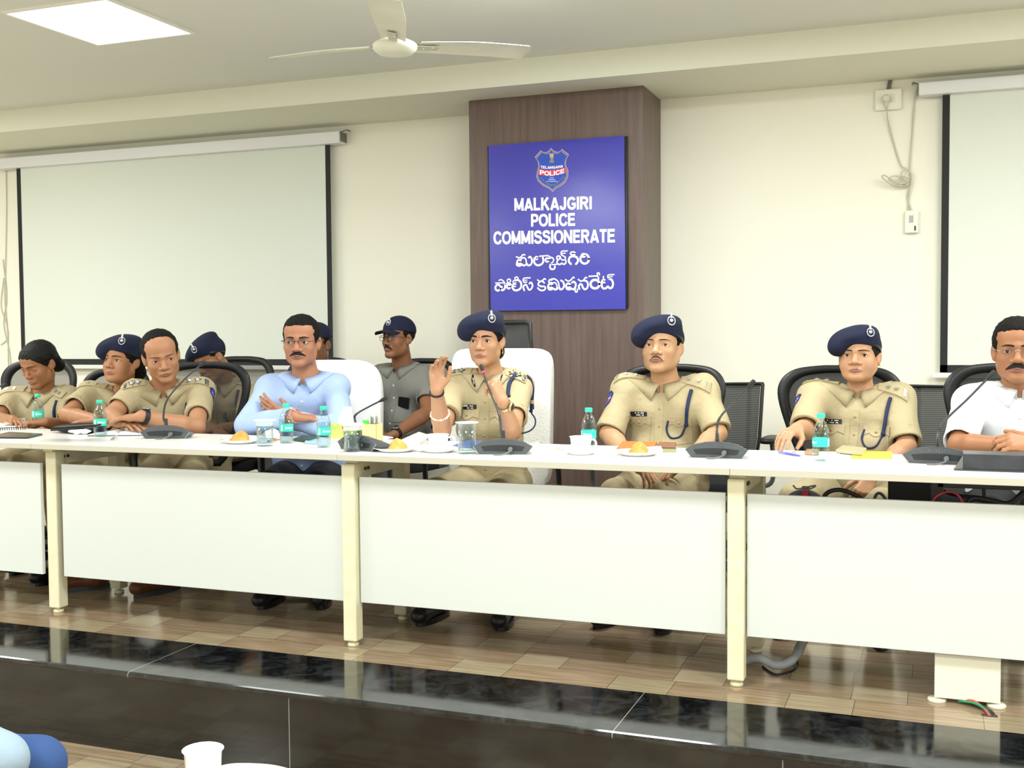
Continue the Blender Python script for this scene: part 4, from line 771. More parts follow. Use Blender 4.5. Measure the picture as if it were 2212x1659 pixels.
# ------------------------------------------------------------------ smooth surfaces from blended solids (for bodies and clothing)
class Field:
    def __init__(s, lo, hi, h, fine=(), hf=.0024):
        s.ax = []
        for a in range(3):
            x = lo[a]; L = [x]; rg = [(f[0][a], f[1][a]) for f in fine]
            while x < hi[a]:
                x += hf if any(r0-h < x < r1 for r0, r1 in rg) else h
                L.append(x)
            s.ax.append(np.array(L, np.float32))
        s.g = np.full([len(a) for a in s.ax], 1.0, np.float32)
    def _win(s, lo, hi, m):
        ix = []
        for a in range(3):
            i0 = int(np.searchsorted(s.ax[a], lo[a]-m)); i1 = int(np.searchsorted(s.ax[a], hi[a]+m)); ix.append(slice(max(i0-1, 0), i1+1))
        sl = tuple(ix); X = s.ax[0][sl[0]][:, None, None]; Y = s.ax[1][sl[1]][None, :, None]; Z = s.ax[2][sl[2]][None, None, :]
        return sl, X, Y, Z
    def _put(s, sl, d, k, op):
        g = s.g[sl]
        if g.size == 0: return
        if op == 'add':
            if k > 0: h = np.maximum(k-np.abs(g-d), 0)/k; s.g[sl] = np.minimum(g, d)-h*h*k*.25
            else: s.g[sl] = np.minimum(g, d)
        else:
            d = -d
            if k > 0: h = np.maximum(k-np.abs(g-d), 0)/k; s.g[sl] = np.maximum(g, d)+h*h*k*.25
            else: s.g[sl] = np.maximum(g, d)
    def cone(s, a, b, ra, rb, k=.01, op='add', flat=None):
        a = np.asarray(a, float); b = np.asarray(b, float); R = max(ra, rb); sl, X, Y, Z = s._win(np.minimum(a, b)-R, np.maximum(a, b)+R, k+.012)
        ab = b-a; L2 = float(ab@ab)+1e-12
        px, py, pz = X-a[0], Y-a[1], Z-a[2]; t = np.clip((px*ab[0]+py*ab[1]+pz*ab[2])/L2, 0, 1)
        d = np.sqrt((px-t*ab[0])**2+(py-t*ab[1])**2+(pz-t*ab[2])**2)-(ra+(rb-ra)*t); s._put(sl, d.astype(np.float32), k, op); return s
    def ell(s, c, r, R=None, k=.01, op='add'):
        c = np.asarray(c, float); R = np.eye(3) if R is None else np.asarray(R); ext = np.abs(R)@np.array(r); sl, X, Y, Z = s._win(c-ext, c+ext, k+.012)
        px, py, pz = X-c[0], Y-c[1], Z-c[2]
        q = [R[0, i]*px+R[1, i]*py+R[2, i]*pz for i in range(3)]
        k0 = np.sqrt(sum((q[i]/r[i])**2 for i in range(3))); k1 = np.sqrt(sum((q[i]/r[i]**2)**2 for i in range(3)))
        s._put(sl, (k0*(k0-1)/(k1+1e-6)).astype(np.float32), k, op); return s
    def half(s, p, n, lo, hi, k=0.0):
        """remove everything on the +n side of the plane through p, inside the box lo..hi"""
        sl, X, Y, Z = s._win(np.minimum(lo, hi), np.maximum(lo, hi), 0); n = np.asarray(n, float); n = n/np.linalg.norm(n)
        d = -((X-p[0])*n[0]+(Y-p[1])*n[1]+(Z-p[2])*n[2]); s._put(sl, d.astype(np.float32), k, 'sub'); return s
    def ripple(s, amp, seed=0, f=26.0):
        X, Y, Z = s.ax[0][:, None, None], s.ax[1][None, :, None], s.ax[2][None, None, :]; r = np.random.default_rng(seed); ph = r.uniform(0, 6.28, 6)
        w = np.sin(f*(Z*.9+.55*X)+2.1*np.sin(f*.33*X+ph[0])+1.3*np.sin(f*.5*Y+ph[1])+ph[2])*.6+np.sin(f*1.7*(Z*.5-.75*X+.3*Y)+1.7*np.sin(f*.4*Z+ph[3])+ph[4])*.4
        m = np.abs(s.g) < .03; s.g += (amp*w*m*(np.abs(s.g) < .05)).astype(np.float32); return s
    def mesh(s):
        g = s.g; S = g < 0
        A = S[:-1, :-1, :-1]; al = A.copy(); an = A.copy()
        for dx in (0, 1):
            for dy in (0, 1):
                for dz in (0, 1):
                    if dx+dy+dz == 0: continue
                    B = S[dx:S.shape[0]-1+dx, dy:S.shape[1]-1+dy, dz:S.shape[2]-1+dz]; al &= B; an |= B
        act = an & ~al; I = np.argwhere(act); vid = np.full(act.shape, -1, np.int32); vid[act] = np.arange(len(I))
        cs = [(0,0,0),(1,0,0),(0,1,0),(1,1,0),(0,0,1),(1,0,1),(0,1,1),(1,1,1)]
        val = [g[I[:, 0]+c[0], I[:, 1]+c[1], I[:, 2]+c[2]] for c in cs]
        pos = [np.stack([s.ax[a][I[:, a]+c[a]] for a in range(3)], 1) for c in cs]
        acc = np.zeros((len(I), 3)); cnt = np.zeros(len(I))
        for i, j in ((0,1),(2,3),(4,5),(6,7),(0,2),(1,3),(4,6),(5,7),(0,4),(1,5),(2,6),(3,7)):
            a, b = val[i], val[j]; m = (a < 0) != (b < 0); t = np.where(m, a/(a-b+1e-12), 0)
            acc += np.where(m[:, None], pos[i]+(pos[j]-pos[i])*t[:, None], 0); cnt += m
        V = acc/cnt[:, None]; F = []
        for ax in range(3):
            o = [slice(None)]*3; o2 = [slice(None)]*3; o[ax] = slice(0, -1); o2[ax] = slice(1, None)
            a = S[tuple(o)]; b = S[tuple(o2)]; ch = a != b
            u, w = [(1, 2), (2, 0), (0, 1)][ax]
            E = np.argwhere(ch); E = E[(E[:, u] > 0) & (E[:, w] > 0) & (E[:, u] < vid.shape[u]) & (E[:, w] < vid.shape[w])]
            if not len(E): continue
            def at(du, dw): q = E.copy(); q[:, u] -= du; q[:, w] -= dw; return vid[q[:, 0], q[:, 1], q[:, 2]]
            Q = np.stack([at(0, 0), at(1, 0), at(1, 1), at(0, 1)], 1); fl = a[E[:, 0], E[:, 1], E[:, 2]]
            Q = np.where(fl[:, None], Q, Q[:, ::-1]); F.append(Q[(Q >= 0).all(1)])
        return V, np.concatenate(F)
def keep_big(V, F):
    """drop tiny stray islands"""
    lab = np.arange(len(V))
    for _ in range(200):
        m = lab[F].min(1); new = lab.copy(); np.minimum.at(new, F.ravel(), np.repeat(m, 4)); new = new[new]
        if (new == lab).all(): break
        lab = new
    u, c = np.unique(lab[F[:, 0]], return_counts=True); big = u[c > max(60, .02*len(F))]
    F = F[np.isin(lab[F[:, 0]], big)]; use = np.unique(F); mp = np.full(len(V), -1); mp[use] = np.arange(len(use)); return V[use], mp[F]
def relax(V, F, n=1, lam=.5):
    for _ in range(n):
        acc = np.zeros_like(V); cnt = np.zeros(len(V))
        for a, b in ((0, 1), (1, 2), (2, 3), (3, 0)):
            np.add.at(acc, F[:, a], V[F[:, b]]); np.add.at(cnt, F[:, a], 1)
            np.add.at(acc, F[:, b], V[F[:, a]]); np.add.at(cnt, F[:, b], 1)
        V = V+lam*(acc/np.maximum(cnt, 1)[:, None]-V)
    return V
def mesh_obj(name, V, F, mats, parent, mi=None):
    O = thing_origin(parent); me = bpy.data.meshes.new(name); n = len(F); k = F.shape[1]
    me.vertices.add(len(V)); me.vertices.foreach_set('co', (V-O).astype(np.float32).ravel())
    me.loops.add(n*k); me.loops.foreach_set('vertex_index', F.astype(np.int32).ravel())
    me.polygons.add(n); me.polygons.foreach_set('loop_start', np.arange(0, n*k, k, dtype=np.int32)); me.polygons.foreach_set('loop_total', np.full(n, k, np.int32))
    me.polygons.foreach_set('use_smooth', np.ones(n, bool))
    for m in (mats if isinstance(mats, (list, tuple)) else [mats]): me.materials.append(m)
    if mi is not None: me.polygons.foreach_set('material_index', mi.astype(np.int32))
    me.update(calc_edges=True); me.validate(); o = bpy.data.objects.new(name, me); COL.objects.link(o); o.parent = parent; return o
def bvh(V, F): return BVHTree.FromPolygons([tuple(v) for v in V.tolist()], [tuple(f) for f in F.tolist()])

def rot(yaw=0, pitch=0, roll=0):
    """yaw: turn towards picture right; pitch: look down; roll: top of head leans to picture right (degrees)"""
    y, p, r = map(math.radians, (yaw, pitch, roll))
    return np.array((Matrix.Rotation(y, 3, 'Z') @ Matrix.Rotation(p, 3, 'X') @ Matrix.Rotation(r, 3, 'Y')))
def unit(v): v = np.asarray(v, float); return v/np.linalg.norm(v)

# ---- a head in its own frame: x to the person's left, y to the back, z up, origin between the eyes' height and the ears
class Head:
    def __init__(s, pos, yaw=0, pitch=0, roll=0, sc=1.0, fem=False, wide=1.0, jaw=1.0, nose=1.0, closed=False, chub=0.0):
        s.closed = closed; s.chub = chub
        s.o = np.array(pos, float); s.R = rot(yaw, pitch, roll); s.s = sc; s.fem = fem; s.w = wide; s.j = jaw; s.n = nose
    def p(s, x, y, z): return s.o+s.R@(np.array([x*s.w, y, z])*s.s)
    def build(s, f):
        S = s.s; k = .02*S; w = s.w
        def E(c, r, k=.012, op='add', R=None): f.ell(s.p(*c), np.array([r[0]*w, r[1], r[2]])*S, s.R if R is None else s.R@R, k*S, op)
        def C(a, b, ra, rb, k=.01, op='add'): f.cone(s.p(*a), s.p(*b), ra*S, rb*S, k*S, op)
        E((0, .016, .038), (.074, .094, .076), .0); E((0, -.034, .052), (.060, .052, .046), .03)
        E((0, -.026, -.022), (.060, .060, .082), .03)
        for g in (-1, 1):
            C((g*.047*s.j, .000, -.052), (g*.012, -.066, -.094), .021*s.j, .019, .022)
            E((g*.041, -.052, -.026), (.022, .026, .024), .02)
            C((g*.030, -.040, -.055), (g*.038, -.020, -.070), .024, .022, .025)
        E((0, -.073, -.097), (.020, .017, .015), .014); E((0, -.0, -.075), (.045, .055, .03), .03)
        E((0, -.072, -.058), (.027, .022, .022), .016)
        C((-.030, -.0735, .0205), (0, -.081, .020), .0105, .012, .012); C((.030, -.0735, .0205), (0, -.081, .020), .0105, .012, .012)
        for g in (-1, 1): E((g*.0335, -.094, .0015), (.0185, .0155, .0125), .012, 'sub')
        n = s.n
        C((0, -.080, .012), (0, -.0985, -.026), .0072, .0098*n, .010); E((0, -.1005*1, -.0305), (.0112*n, .0118, .0098), .007)
        for g in (-1, 1): E((g*.0135*n, -.0915, -.0345), (.0078, .0105, .0078), .006)
        for g in (-1, 1): E((g*.0062*n, -.0985, -.0425), (.0034, .0052, .0034), .002, 'sub')
        # eyelids around the eyeball
        for g in (-1, 1):
            c = (g*.0335, -.0690, .0005); E(c, (.0162, .0146, .0142), .004)
            if not s.closed: E((g*.0335, -.0860, -.0005), (.0142, .0150, .0043 if not s.fem else .0050), .0015, 'sub')
            if s.chub: E((g*.036, -.050, -.048), (.026, .026, .030), .025); E((g*.020, -.045, -.088), (.030, .026, .020), .025)
        # lips
        for g in (-1, 1):
            C((0, -.0940, -.0612), (g*.012, -.0926, -.0605), .0038, .0036, .004); C((g*.012, -.0926, -.0605), (g*.026, -.0815, -.0642), .0036, .0022, .005)
            C((0, -.0932, -.0692), (g*.013, -.0908, -.0686), .0046, .0042, .004); C((g*.013, -.0908, -.0686), (g*.0255, -.0815, -.0647), .0042, .0022, .005)
        E((0, -.097, -.0650), (.022, .006, .0010), .002, 'sub')
        # ears
        for g in (-1, 1):
            Re = np.array(Matrix.Rotation(g*math.radians(-24), 3, 'Z') @ Matrix.Rotation(math.radians(10), 3, 'X'))
            E((g*.0750, .012, -.002), (.0068, .0185, .0300), .008, R=Re); E((g*.0715, .004, -.026), (.009, .010, .014), .010)
            E((g*.0840, .008, .002), (.0040, .0100, .0190), .004, 'sub', Re)
    def lipmask(s, V):
        q = ((V-s.o)@s.R)/s.s; q[:, 0] /= s.w; x = np.abs(q[:, 0]); t = x/.0275
        up = -.0570+.0010*np.sin(t*6)-.0065*t**2; lo = -.0750+.0090*t**2
        return (x < .0275) & (q[:, 1] < -.068) & (q[:, 1] > -.115) & (q[:, 2] < up) & (q[:, 2] > lo)
    def face_patch(s, tree, u_pts, th, name, m, parent, off=.0006):
        """u_pts: list of (x, z, half-height) along the feature; draped on the face"""
        b = MB(); P_ = smoothpath([(a, b2, c) for a, b2, c in u_pts], 5); n = len(P_); nv = 4; V = []; B = []; d = Vector(s.R@np.array([0, 1, 0]))
        for i, (x, z, h) in enumerate(P_):
            for j in range(nv+1):
                zz = z+h*(2*j/nv-1); o = Vector(s.p(x, -.16, zz)); hit = tree.ray_cast(o, d, .2)
                q = hit[0] if hit[0] is not None else Vector(s.p(x, -.08, zz)); bul = th*math.sin(math.pi*j/nv)**.6*(math.sin(math.pi*min(max((i+.4)/(n-.2), 0), 1)))**.5
                V.append(q-d*(off+bul)*s.s)
        b.add(V, [(i*(nv+1)+j, i*(nv+1)+j+1, (i+1)*(nv+1)+j+1, (i+1)*(nv+1)+j) for i in range(n-1) for j in range(nv)], True)
        return b.build(name, m, parent)
    def features(s, tree, root, gaze=(0, 0), brow='#1a1310', brow_h=.0030, lash=True, moustache=None, bindi=None, iris='#2a1810', closed=False, glasses=None, earring=None, studs=None):
        M_eye = mat('eye_white', '#cfc6c0', .2); M_iris = mat('iris_'+iris[1:], iris, .12); M_pup = mat('pupil_black', '#050505', .1)
        M_brow = mat('brow_hair'+brow[1:], brow, .8)
        for g in (-1, 1):
            c = s.p(g*.0335, -.0690, .0005); r = .0135*s.s; gx, gz = gaze; fd = unit(np.array([gx, -1, gz]))
            n, m_ = 22, 14; b = MB(); z_ = s.R@fd; a = unit(np.cross(z_, [0, 0, 1])); b2 = np.cross(a, z_); V = []
            for i in range(m_+1):
                t = math.pi*i/m_*.75
                for k in range(n): an = 2*math.pi*k/n; V.append(c+r*(math.cos(t)*z_+math.sin(t)*(math.cos(an)*a+math.sin(an)*b2)))
            F = [(i*n+k, i*n+(k+1) % n, (i+1)*n+(k+1) % n, (i+1)*n+k) for i in range(m_) for k in range(n)]
            for lim0, lim1, mi in ((0, 1, 2), (1, 3, 1), (3, m_, 0)):
                b.mi = mi; o = len(b.v) if lim0 else 0
                if lim0 == 0: b.add(V, F[0:n*lim1], True)
                else:
                    base = 0
                    for f in F[n*lim0:n*lim1]: b.f.append(f); b.m.append(mi); b.s.append(True)
            b.build('eye', [M_eye, M_iris, M_pup], root)
            s.face_patch(tree, [(g*.011, .0200, brow_h*1.0), (g*.022, .0222, brow_h*1.25), (g*.037, .0230, brow_h*1.0), (g*.051, .0185, brow_h*.35)], .0016, 'eyebrow', M_brow, root)
            if lash:
                b = MB(); rr = .0147*s.s
                pts = [c+rr*s.R@unit(np.array([dx*g, -math.sqrt(max(1-dx*dx-dz*dz, .05)), dz])) for dx, dz in ((-.88, .05), (-.62, .27), (-.2, .42), (.25, .42), (.66, .26), (.93, -.02))]
                b.tube(smoothpath(pts, 4), .0014*s.s if s.fem else .0009*s.s, 5); b.build('eyelashes', mat('lash_black', '#120c0a', .7), root)
        if moustache:
            h, w, drop, col = moustache
            s.face_patch(tree, [(-w, -.0560-drop, h*.25), (-w*.62, -.0520-drop*.35, h*.85), (-w*.2, -.0495, h), (0, -.0497, h*.85), (w*.2, -.0495, h), (w*.62, -.0520-drop*.35, h*.85), (w, -.0560-drop, h*.25)], .0042, 'moustache', mat('moustache'+col[1:], col, .85, bump=(400, .8, .002)), root)
        if bindi:
            for (z, rr) in bindi:
                h = tree.ray_cast(Vector(s.p(0, -.16, z)), Vector(s.R@np.array([0, 1, 0])), .2)
                if h[0]: MB().sphere(tuple(h[0]), rr, 10).build('forehead_mark', mat('vermilion', '#b5161c', .5), root)
        if glasses:
            col, rim = glasses; b = MB(); fr = mat('spectacle_frame'+col[1:], col, .25, .7)
            gl = thin_glass('spectacle_lens', '#f2f5f8', .15) if 'spectacle_lens' not in MATS else MATS['spectacle_lens']
            for g in (-1, 1):
                o = [(g*.032+.0245*math.cos(t)*(abs(math.cos(t))**-.25 if abs(math.cos(t)) > .3 else 1), -.098+.006*abs(math.cos(t))*(1 if g*math.cos(t) > 0 else .2), -.001+.0165*math.sin(t)) for t in [2*math.pi*k/28 for k in range(28)]]
                q = [s.p(*p) for p in o]; half_ = q+[q[0]]
                if rim == 'full': b.tube(half_, .0012, 6, cap=False)
                elif rim == 'top': b.tube(q[0:15], .0012, 6)
                lm = MB(); lm.add(q, [tuple(range(28))]); lo_ = lm.build('lens', gl, root)
                b.tube([s.p(g*.056, -.094, .004), s.p(g*.070, -.080, .006), s.p(g*.079, -.03, .006), s.p(g*.081, .005, .006), s.p(g*.079, .02, -.008)], .0014, 6)
                b.tube([s.p(g*.0095, -.099, .004), s.p(g*.010, -.094, -.006)], .0008, 5)
            b.tube(smoothpath([s.p(-.0095, -.099, .003), s.p(0, -.101, .0065), s.p(.0095, -.099, .003)], 4), .0012, 6)
            b.build('spectacles', fr, root)
        if earring or studs:
            for g in (-1, 1):
                e = s.p(g*.0785, .003, -.040); b = MB()
                if earring: b.tube([e+np.array([0, 0, .006]), e+np.array([0, 0, -.014])], .0012, 6); b.sphere(e+np.array([0, 0, -.016]), (.0032, .0032, .006), 8); b.sphere(e+np.array([0, -.003, .004]), .003, 8)
                else: b.sphere(e, .0042, 10)
                b.build('earring', mat('gold_jewellery', '#d9b04a', .25, .9), root)

def hand(f, w, d, n, side, size=1.0, curl=None, spread=(-7, -2, 3, 9), thumb=None, k=.004):
    """a hand blended into field f. w wrist, d towards the fingers, n out of the palm; side 'R'/'L'. Returns fingertip list"""
    d = unit(d); n = unit(n-np.dot(n, d)*d); t = np.cross(d, n)*(1 if side == 'R' else -1); S = size
    curl = curl or [(15, 20, 15)]*4; tips = []
    off = (.026, .0085, -.0095, -.0265); kl = (.088, .091, .087, .079); ln = ((.041, .025, .021), (.045, .029, .022), (.042, .026, .021), (.033, .020, .018)); rr = (.0088, .0090, .0086, .0077)
    for i in range(4):
        a = w+t*off[i]*.45*S+d*.008*S; kb = w+d*kl[i]*S+t*off[i]*S-n*.002*S
        f.cone(a, kb, .0135*S, .0105*S, .012*S)
    f.cone(w+t*.012*S+n*.004*S+d*.02*S, w+d*.05*S+t*.024*S+n*.007*S, .0145*S, .0120*S, .012*S)
    f.cone(w-t*.010*S+n*.004*S+d*.02*S, w+d*.055*S-t*.018*S+n*.005*S, .0125*S, .0110*S, .012*S)
    for i in range(4):
        p = w+d*kl[i]*S+t*off[i]*S-n*.002*S; sp = math.radians(-spread[i]); fd = math.cos(sp)*d+math.sin(sp)*t; ang = 0
        for j in range(3):
            ang += math.radians(curl[i][j]); q = p+(math.cos(ang)*fd+math.sin(ang)*n)*ln[i][j]*S
            f.cone(p, q, rr[i]*S*(1-.07*j), rr[i]*S*(.93-.08*j), k if j else .006); p = q
        tips.append(p)
    th = thumb or [(.55, .75, .35), (.8, .5, .35), (.9, .3, .3)]
    p = w+d*.018*S+t*.022*S+n*.006*S
    for j, L in enumerate((.042, .033, .027)):
        v = unit(d*th[j][0]+t*th[j][1]+n*th[j][2]); q = p+v*L*S; f.cone(p, q, (.0155, .0110, .0100)[j]*S, (.0112, .0100, .0082)[j]*S, .010 if j == 0 else .005); p = q
    tips.append(p); return tips
# ------------------------------------------------------------------ dressed, seated people
M_lip = mat('lips', '#8b5d50', .5)
M_khaki = mat('khaki_cloth', '#b1a482', .85, bump=(15, .45, .02)); M_khakid = mat('khaki_trousers', '#a79b7a', .9, bump=(15, .5, .02))
M_navy = mat('beret_navy', '#1d2747', .85); M_band = mat('beret_leather', '#15161a', .28); M_silver = mat('badge_silver', '#c9ccd4', .3, .8)
M_cord = mat('lanyard_navy', '#1b2a4c', .7); M_plate = mat('nameplate_black', '#191a1e', .3); M_hair = mat('hair_black', '#0c0a09', .6, spec=.3, bump=(90, .5, .004), stretch=(6, 1, 1))
M_hairg = mat('hair_greying', '#151210', .75, spec=.2, bump=(140, .8, .006)); M_shoe_b = mat('shoe_brown', '#6a3f22', .4); M_sole = mat('shoe_sole', '#3b3c44', .6); M_shoe_k = mat('shoe_black', '#15151a', .35)
M_shield = [mat('patch_navy', '#1a2350', .7), mat('patch_blue', '#2b44b8', .7), mat('patch_red', '#c8364a', .7), mat('patch_white', '#e8e8ee', .7)]

class Torso:
    def __init__(s, nb, yaw=0, pitch=0, roll=0): s.o = np.array(nb, float); s.R = rot(yaw, pitch, roll)
    def p(s, x, y, z): return s.o+s.R@np.array([x, y, z], float)
    def loc(s, w): return s.R.T@(np.array(w)-s.o)
    def d(s, x, y, z): return Vector(s.R@np.array([x, y, z], float))
class Dual:
    """whole-shirt tree that answers front casts with the surface lying on the torso, not on an arm held before it"""
    def __init__(s, full, core): s.full = full; s.core = core
    def ray_cast(s, o, d, L=.6):
        c = s.core.ray_cast(o, d, L)
        if c[0] is None: return s.full.ray_cast(o, d, L)
        best = None; t0 = (c[0]-o).length; t = 0.0
        for _ in range(6):
            h = s.full.ray_cast(o+d*t, d, L-t)
            if h[0] is None: break
            t = (h[0]-o).length
            if abs(t-t0) < .078 and h[1].dot(d) < 0: return h
            if best is None or abs(t-t0) < best[0]: best = (abs(t-t0), h)
            t += .0015
        return best[1] if best and best[0] < .05 else c
def cast(tree, o, d, L=.6):
    h = tree.ray_cast(Vector(o), Vector(d).normalized(), L); return (np.array(h[0]), np.array(h[1])) if h[0] is not None else (None, None)
def drape(tree, tor, pts, axis='front', off=.002):
    """cast torso-frame points (x, z) from the front, or (x, y) from above"""
    out = []; last = None
    for a, b in pts:
        if axis == 'front': q, n = cast(tree, tor.p(a, -.40, b), tor.d(0, 1, 0))
        else: q, n = cast(tree, tor.p(a, b, .25), tor.d(0, 0, -1))
        if q is None: q, n = (last if last is not None else tor.p(a, -.12 if axis == 'front' else b, b if axis == 'front' else 0)), np.array(tor.d(0, -1, 0))
        last = q; out.append(q+(-np.array(tor.d(0, 1, 0)) if axis == 'front' else np.array(tor.d(0, 0, 1)))*off)
    return out
def sheet(tree, tor, f, nu, nv, off, name, mats, parent, axis='front', mi=None, edge=.003, origin_dir=None):
    """f(u, v) -> torso-frame pair; a draped patch with a turned-down rim"""
    b = MB(); pts = [f(i/nu, j/nv) for i in range(nu+1) for j in range(nv+1)]
    if origin_dir is None: Q = drape(tree, tor, pts, axis, off); dn = (np.array(tor.d(0, 1, 0)) if axis == 'front' else -np.array(tor.d(0, 0, 1)))
    else:
        dn = unit(origin_dir[1]); Q = []; last = None
        for a, c in pts:
            q, n = cast(tree, origin_dir[0]+a*origin_dir[2]+c*origin_dir[3], dn, .35); q = q if q is not None else (last if last is not None else origin_dir[0]+.12*dn+a*origin_dir[2]+c*origin_dir[3]); last = q; Q.append(q-dn*off)
    W_ = nv+1; F = [(i*W_+j, i*W_+j+1, (i+1)*W_+j+1, (i+1)*W_+j) for i in range(nu) for j in range(nv)]
    k0 = len(b.f); b.add(Q, F, True)
    if mi is not None:
        for i in range(nu):
            for j in range(nv): b.m[k0+i*nv+j] = mi(i, j)
    rim = [i*W_ for i in range(nu+1)]+[nu*W_+j for j in range(1, W_)]+[i*W_+nv for i in range(nu-1, -1, -1)]+[j for j in range(nv-1, 0, -1)]
    R_ = [Q[i] for i in rim]; n = len(R_); b.add(R_+[q+dn*(off+edge) for q in R_], [(i, (i+1) % n, n+(i+1) % n, n+i) for i in range(n)], False)
    return b.build(name, mats, parent)
def star(b, c, nrm, r, h=.0022, k=5, inner=.42):
    n = unit(nrm); a = unit(np.cross(n, [.3, .2, 1])); d = np.cross(n, a); P_ = [c+n*h*0+(r if i % 2 == 0 else r*inner)*(math.cos(math.pi*i/k)*a+math.sin(math.pi*i/k)*d) for i in range(2*k)]
    V = P_+[p+n*h for p in P_]; m = 2*k; b.add(V, [tuple(range(m, 2*m))]+[(i, (i+1) % m, m+(i+1) % m, m+i) for i in range(m)])

def person(label, skin, hd, nb, tor, SR, SL, ER, EL, WR, WL, hR, hL, shirt=None, sleeve='short', fem=False, bulk=1.0, belly=0.0, hair='short', hat=None, uniform=None, trousers=None, face=None, hips=None, hand_size=1.0, legs=True, seat_z=.45, shoes=None, hair_mat=None, belt=None, epaul=True, knees=None, patches=True, feet=None):
    T_ = Torso(nb, *tor); H = Head(fem=fem, **hd); S = {'R': np.array(SR, float), 'L': np.array(SL, float)}; E_ = {'R': np.array(ER, float), 'L': np.array(EL, float)}; Wr = {'R': np.array(WR, float), 'L': np.array(WL, float)}
    for k in 'RL':      # keep human arm lengths
        pass
    hp = np.array(hips) if hips is not None else np.array([T_.p(0, .0, -.5)[0], T_.p(0, 0, -.5)[1]+.02, seat_z+.085])
    root = empty('person', (hp[0], hp[1], hp[2]-.06), label, 'person'); fs = .9 if fem else 1.0; aR = (.047*fs, .041*fs, .043*fs, .0275*fs)
    skin_m = mat('skin_'+skin[1:], skin, .48, sss=.06)
    # ---- body
    allp = np.array([H.o, H.o, T_.o, *S.values(), *E_.values(), *Wr.values(), hp]); lo = allp.min(0)-.20; hi = allp.max(0)+.20; lo[2] = hp[2]-.13
    fine = [(H.o-.125*H.s, H.o+.125*H.s)]+[(Wr[k]-.02+np.minimum(0, unit(h[0])*.17)-.05, Wr[k]+.02+np.maximum(0, unit(h[0])*.17)+.05) for k, h in (('R', hR), ('L', hL)) if h is not None and h[0] is not None and not (len(h) > 5)]
    f = Field(lo, hi, .0065, fine, .0026)
    b_ = bulk; tp = T_.p
    f.ell(tp(0, .012, -.17), (.140*b_, .088, .16), T_.R, .02); f.ell(tp(0, .0, -.36), (.130*b_, .090+belly*.8, .15), T_.R, .05)
    f.ell(hp+[0, 0, .0], (.15, .11, .10), T_.R, .05)
    for k, g in (('R', -1), ('L', 1)):
        f.cone(tp(g*.045, .012, -.035), S[k], .040, .042*fs, .03); f.cone(S[k], E_[k], aR[0], aR[1], .02)
    H.build(f)
    nk = .053 if fem else .061; f.cone(H.p(0, .016, -.062), tp(0, .012, -.02), nk*.93, nk, .018); f.cone(tp(0, .01, -.02), tp(0, .0, -.10), nk, nk*.9, .03)
    for k in 'RL':
        m_ = E_[k]*.72+Wr[k]*.28; f.cone(E_[k], m_, aR[1], aR[2], .012); f.cone(m_, Wr[k], aR[2], aR[3], .01)
    for k, h in (('R', hR), ('L', hL)):
        if h is not None: hand(f, Wr[k], h[0], h[1], k, hand_size*fs, *(h[2:5] if len(h) >= 5 else list(h[2:])))
    V, F = keep_big(*f.mesh()); V = relax(V, F, 1, .35); mi = H.lipmask(V)[F].all(1)
    lipc = M_lip if not fem else mat('lips_rose', '#95655c', .45)
    body = mesh_obj('body', V, F, [skin_m, lipc], root, mi); tree = bvh(V[(V[:, 2] > H.o[2]-.17)] if False else V, F)
    H.features(tree, root, **(face or {}))
    # ---- shirt
    sm = shirt or M_khaki; f = Field(lo-[.03, .03, 0], hi+.03, .0053); fc = Field(lo-[.03, .03, 0], hi+.03, .011)
    fc.ell(tp(0, .012, -.175), (.158*b_, .108, .165), T_.R, .035); fc.ell(tp(0, -.004, -.36), (.150*b_+belly*.4, .108+belly, .16), T_.R, .06); fc.ell(hp+[0, 0, .015], (.165*b_, .125+belly*.5, .10), T_.R, .05)
    fc.cone(tp(-.07, .012, -.085), tp(.07, .012, -.085), .068, .068, .04)
    for k, g in (('R', -1), ('L', 1)): fc.cone(tp(g*.035, .018, -.022), S[k], .050, .056*fs*b_**.5, .035)
    if fem:
        for g in (-1, 1): fc.ell(tp(g*.074, -.085, -.235), (.062, .052, .062), T_.R, .05)
    for k in 'RL':
        d = unit(E_[k]-S[k]); L = np.linalg.norm(E_[k]-S[k])
        if sleeve == 'short':
            fr = .70; c = S[k]+d*L*fr; ro = max(.0605*fs**.4*b_**.5, aR[1]+.016); f.cone(S[k], c+d*.03, .056*fs**.5*b_**.5, ro, .01)
            f.half(c, d, c-.10+d*.05, c+.10+d*.05); f.cone(c+d*.02, c-d*.04, ro-.012, ro-.015, .0, 'sub')
        elif sleeve == 'elbow':
            c = S[k]+d*L*.93; f.cone(S[k], c+d*.03, .056*b_**.5, .060*b_**.5, .01); f.half(c, d, c-.10+d*.05, c+.10+d*.05); f.cone(c+d*.02, c-d*.035, .060*b_**.5-.012, .060*b_**.5-.014, .0, 'sub')
        else:
            dw = unit(Wr[k]-E_[k]); cw = Wr[k]-dw*.012; f.cone(S[k], E_[k], .056*b_**.5, .055, .01); f.cone(E_[k], cw+dw*.02, .056, .040, .015); f.half(cw, dw, cw-.07+dw*.035, cw+.07+dw*.035); f.cone(cw+dw*.02, cw-dw*.03, aR[3]+.007, aR[3]+.007, 0, 'sub')
    f.ell(tp(0, .012, -.175), (.158*b_, .108, .165), T_.R, .035); f.ell(tp(0, -.004, -.36), (.150*b_+belly*.4, .108+belly, .16), T_.R, .06); f.ell(hp+[0, 0, .015], (.165*b_, .125+belly*.5, .10), T_.R, .05)
    f.cone(tp(-.07, .012, -.085), tp(.07, .012, -.085), .068, .068, .04)
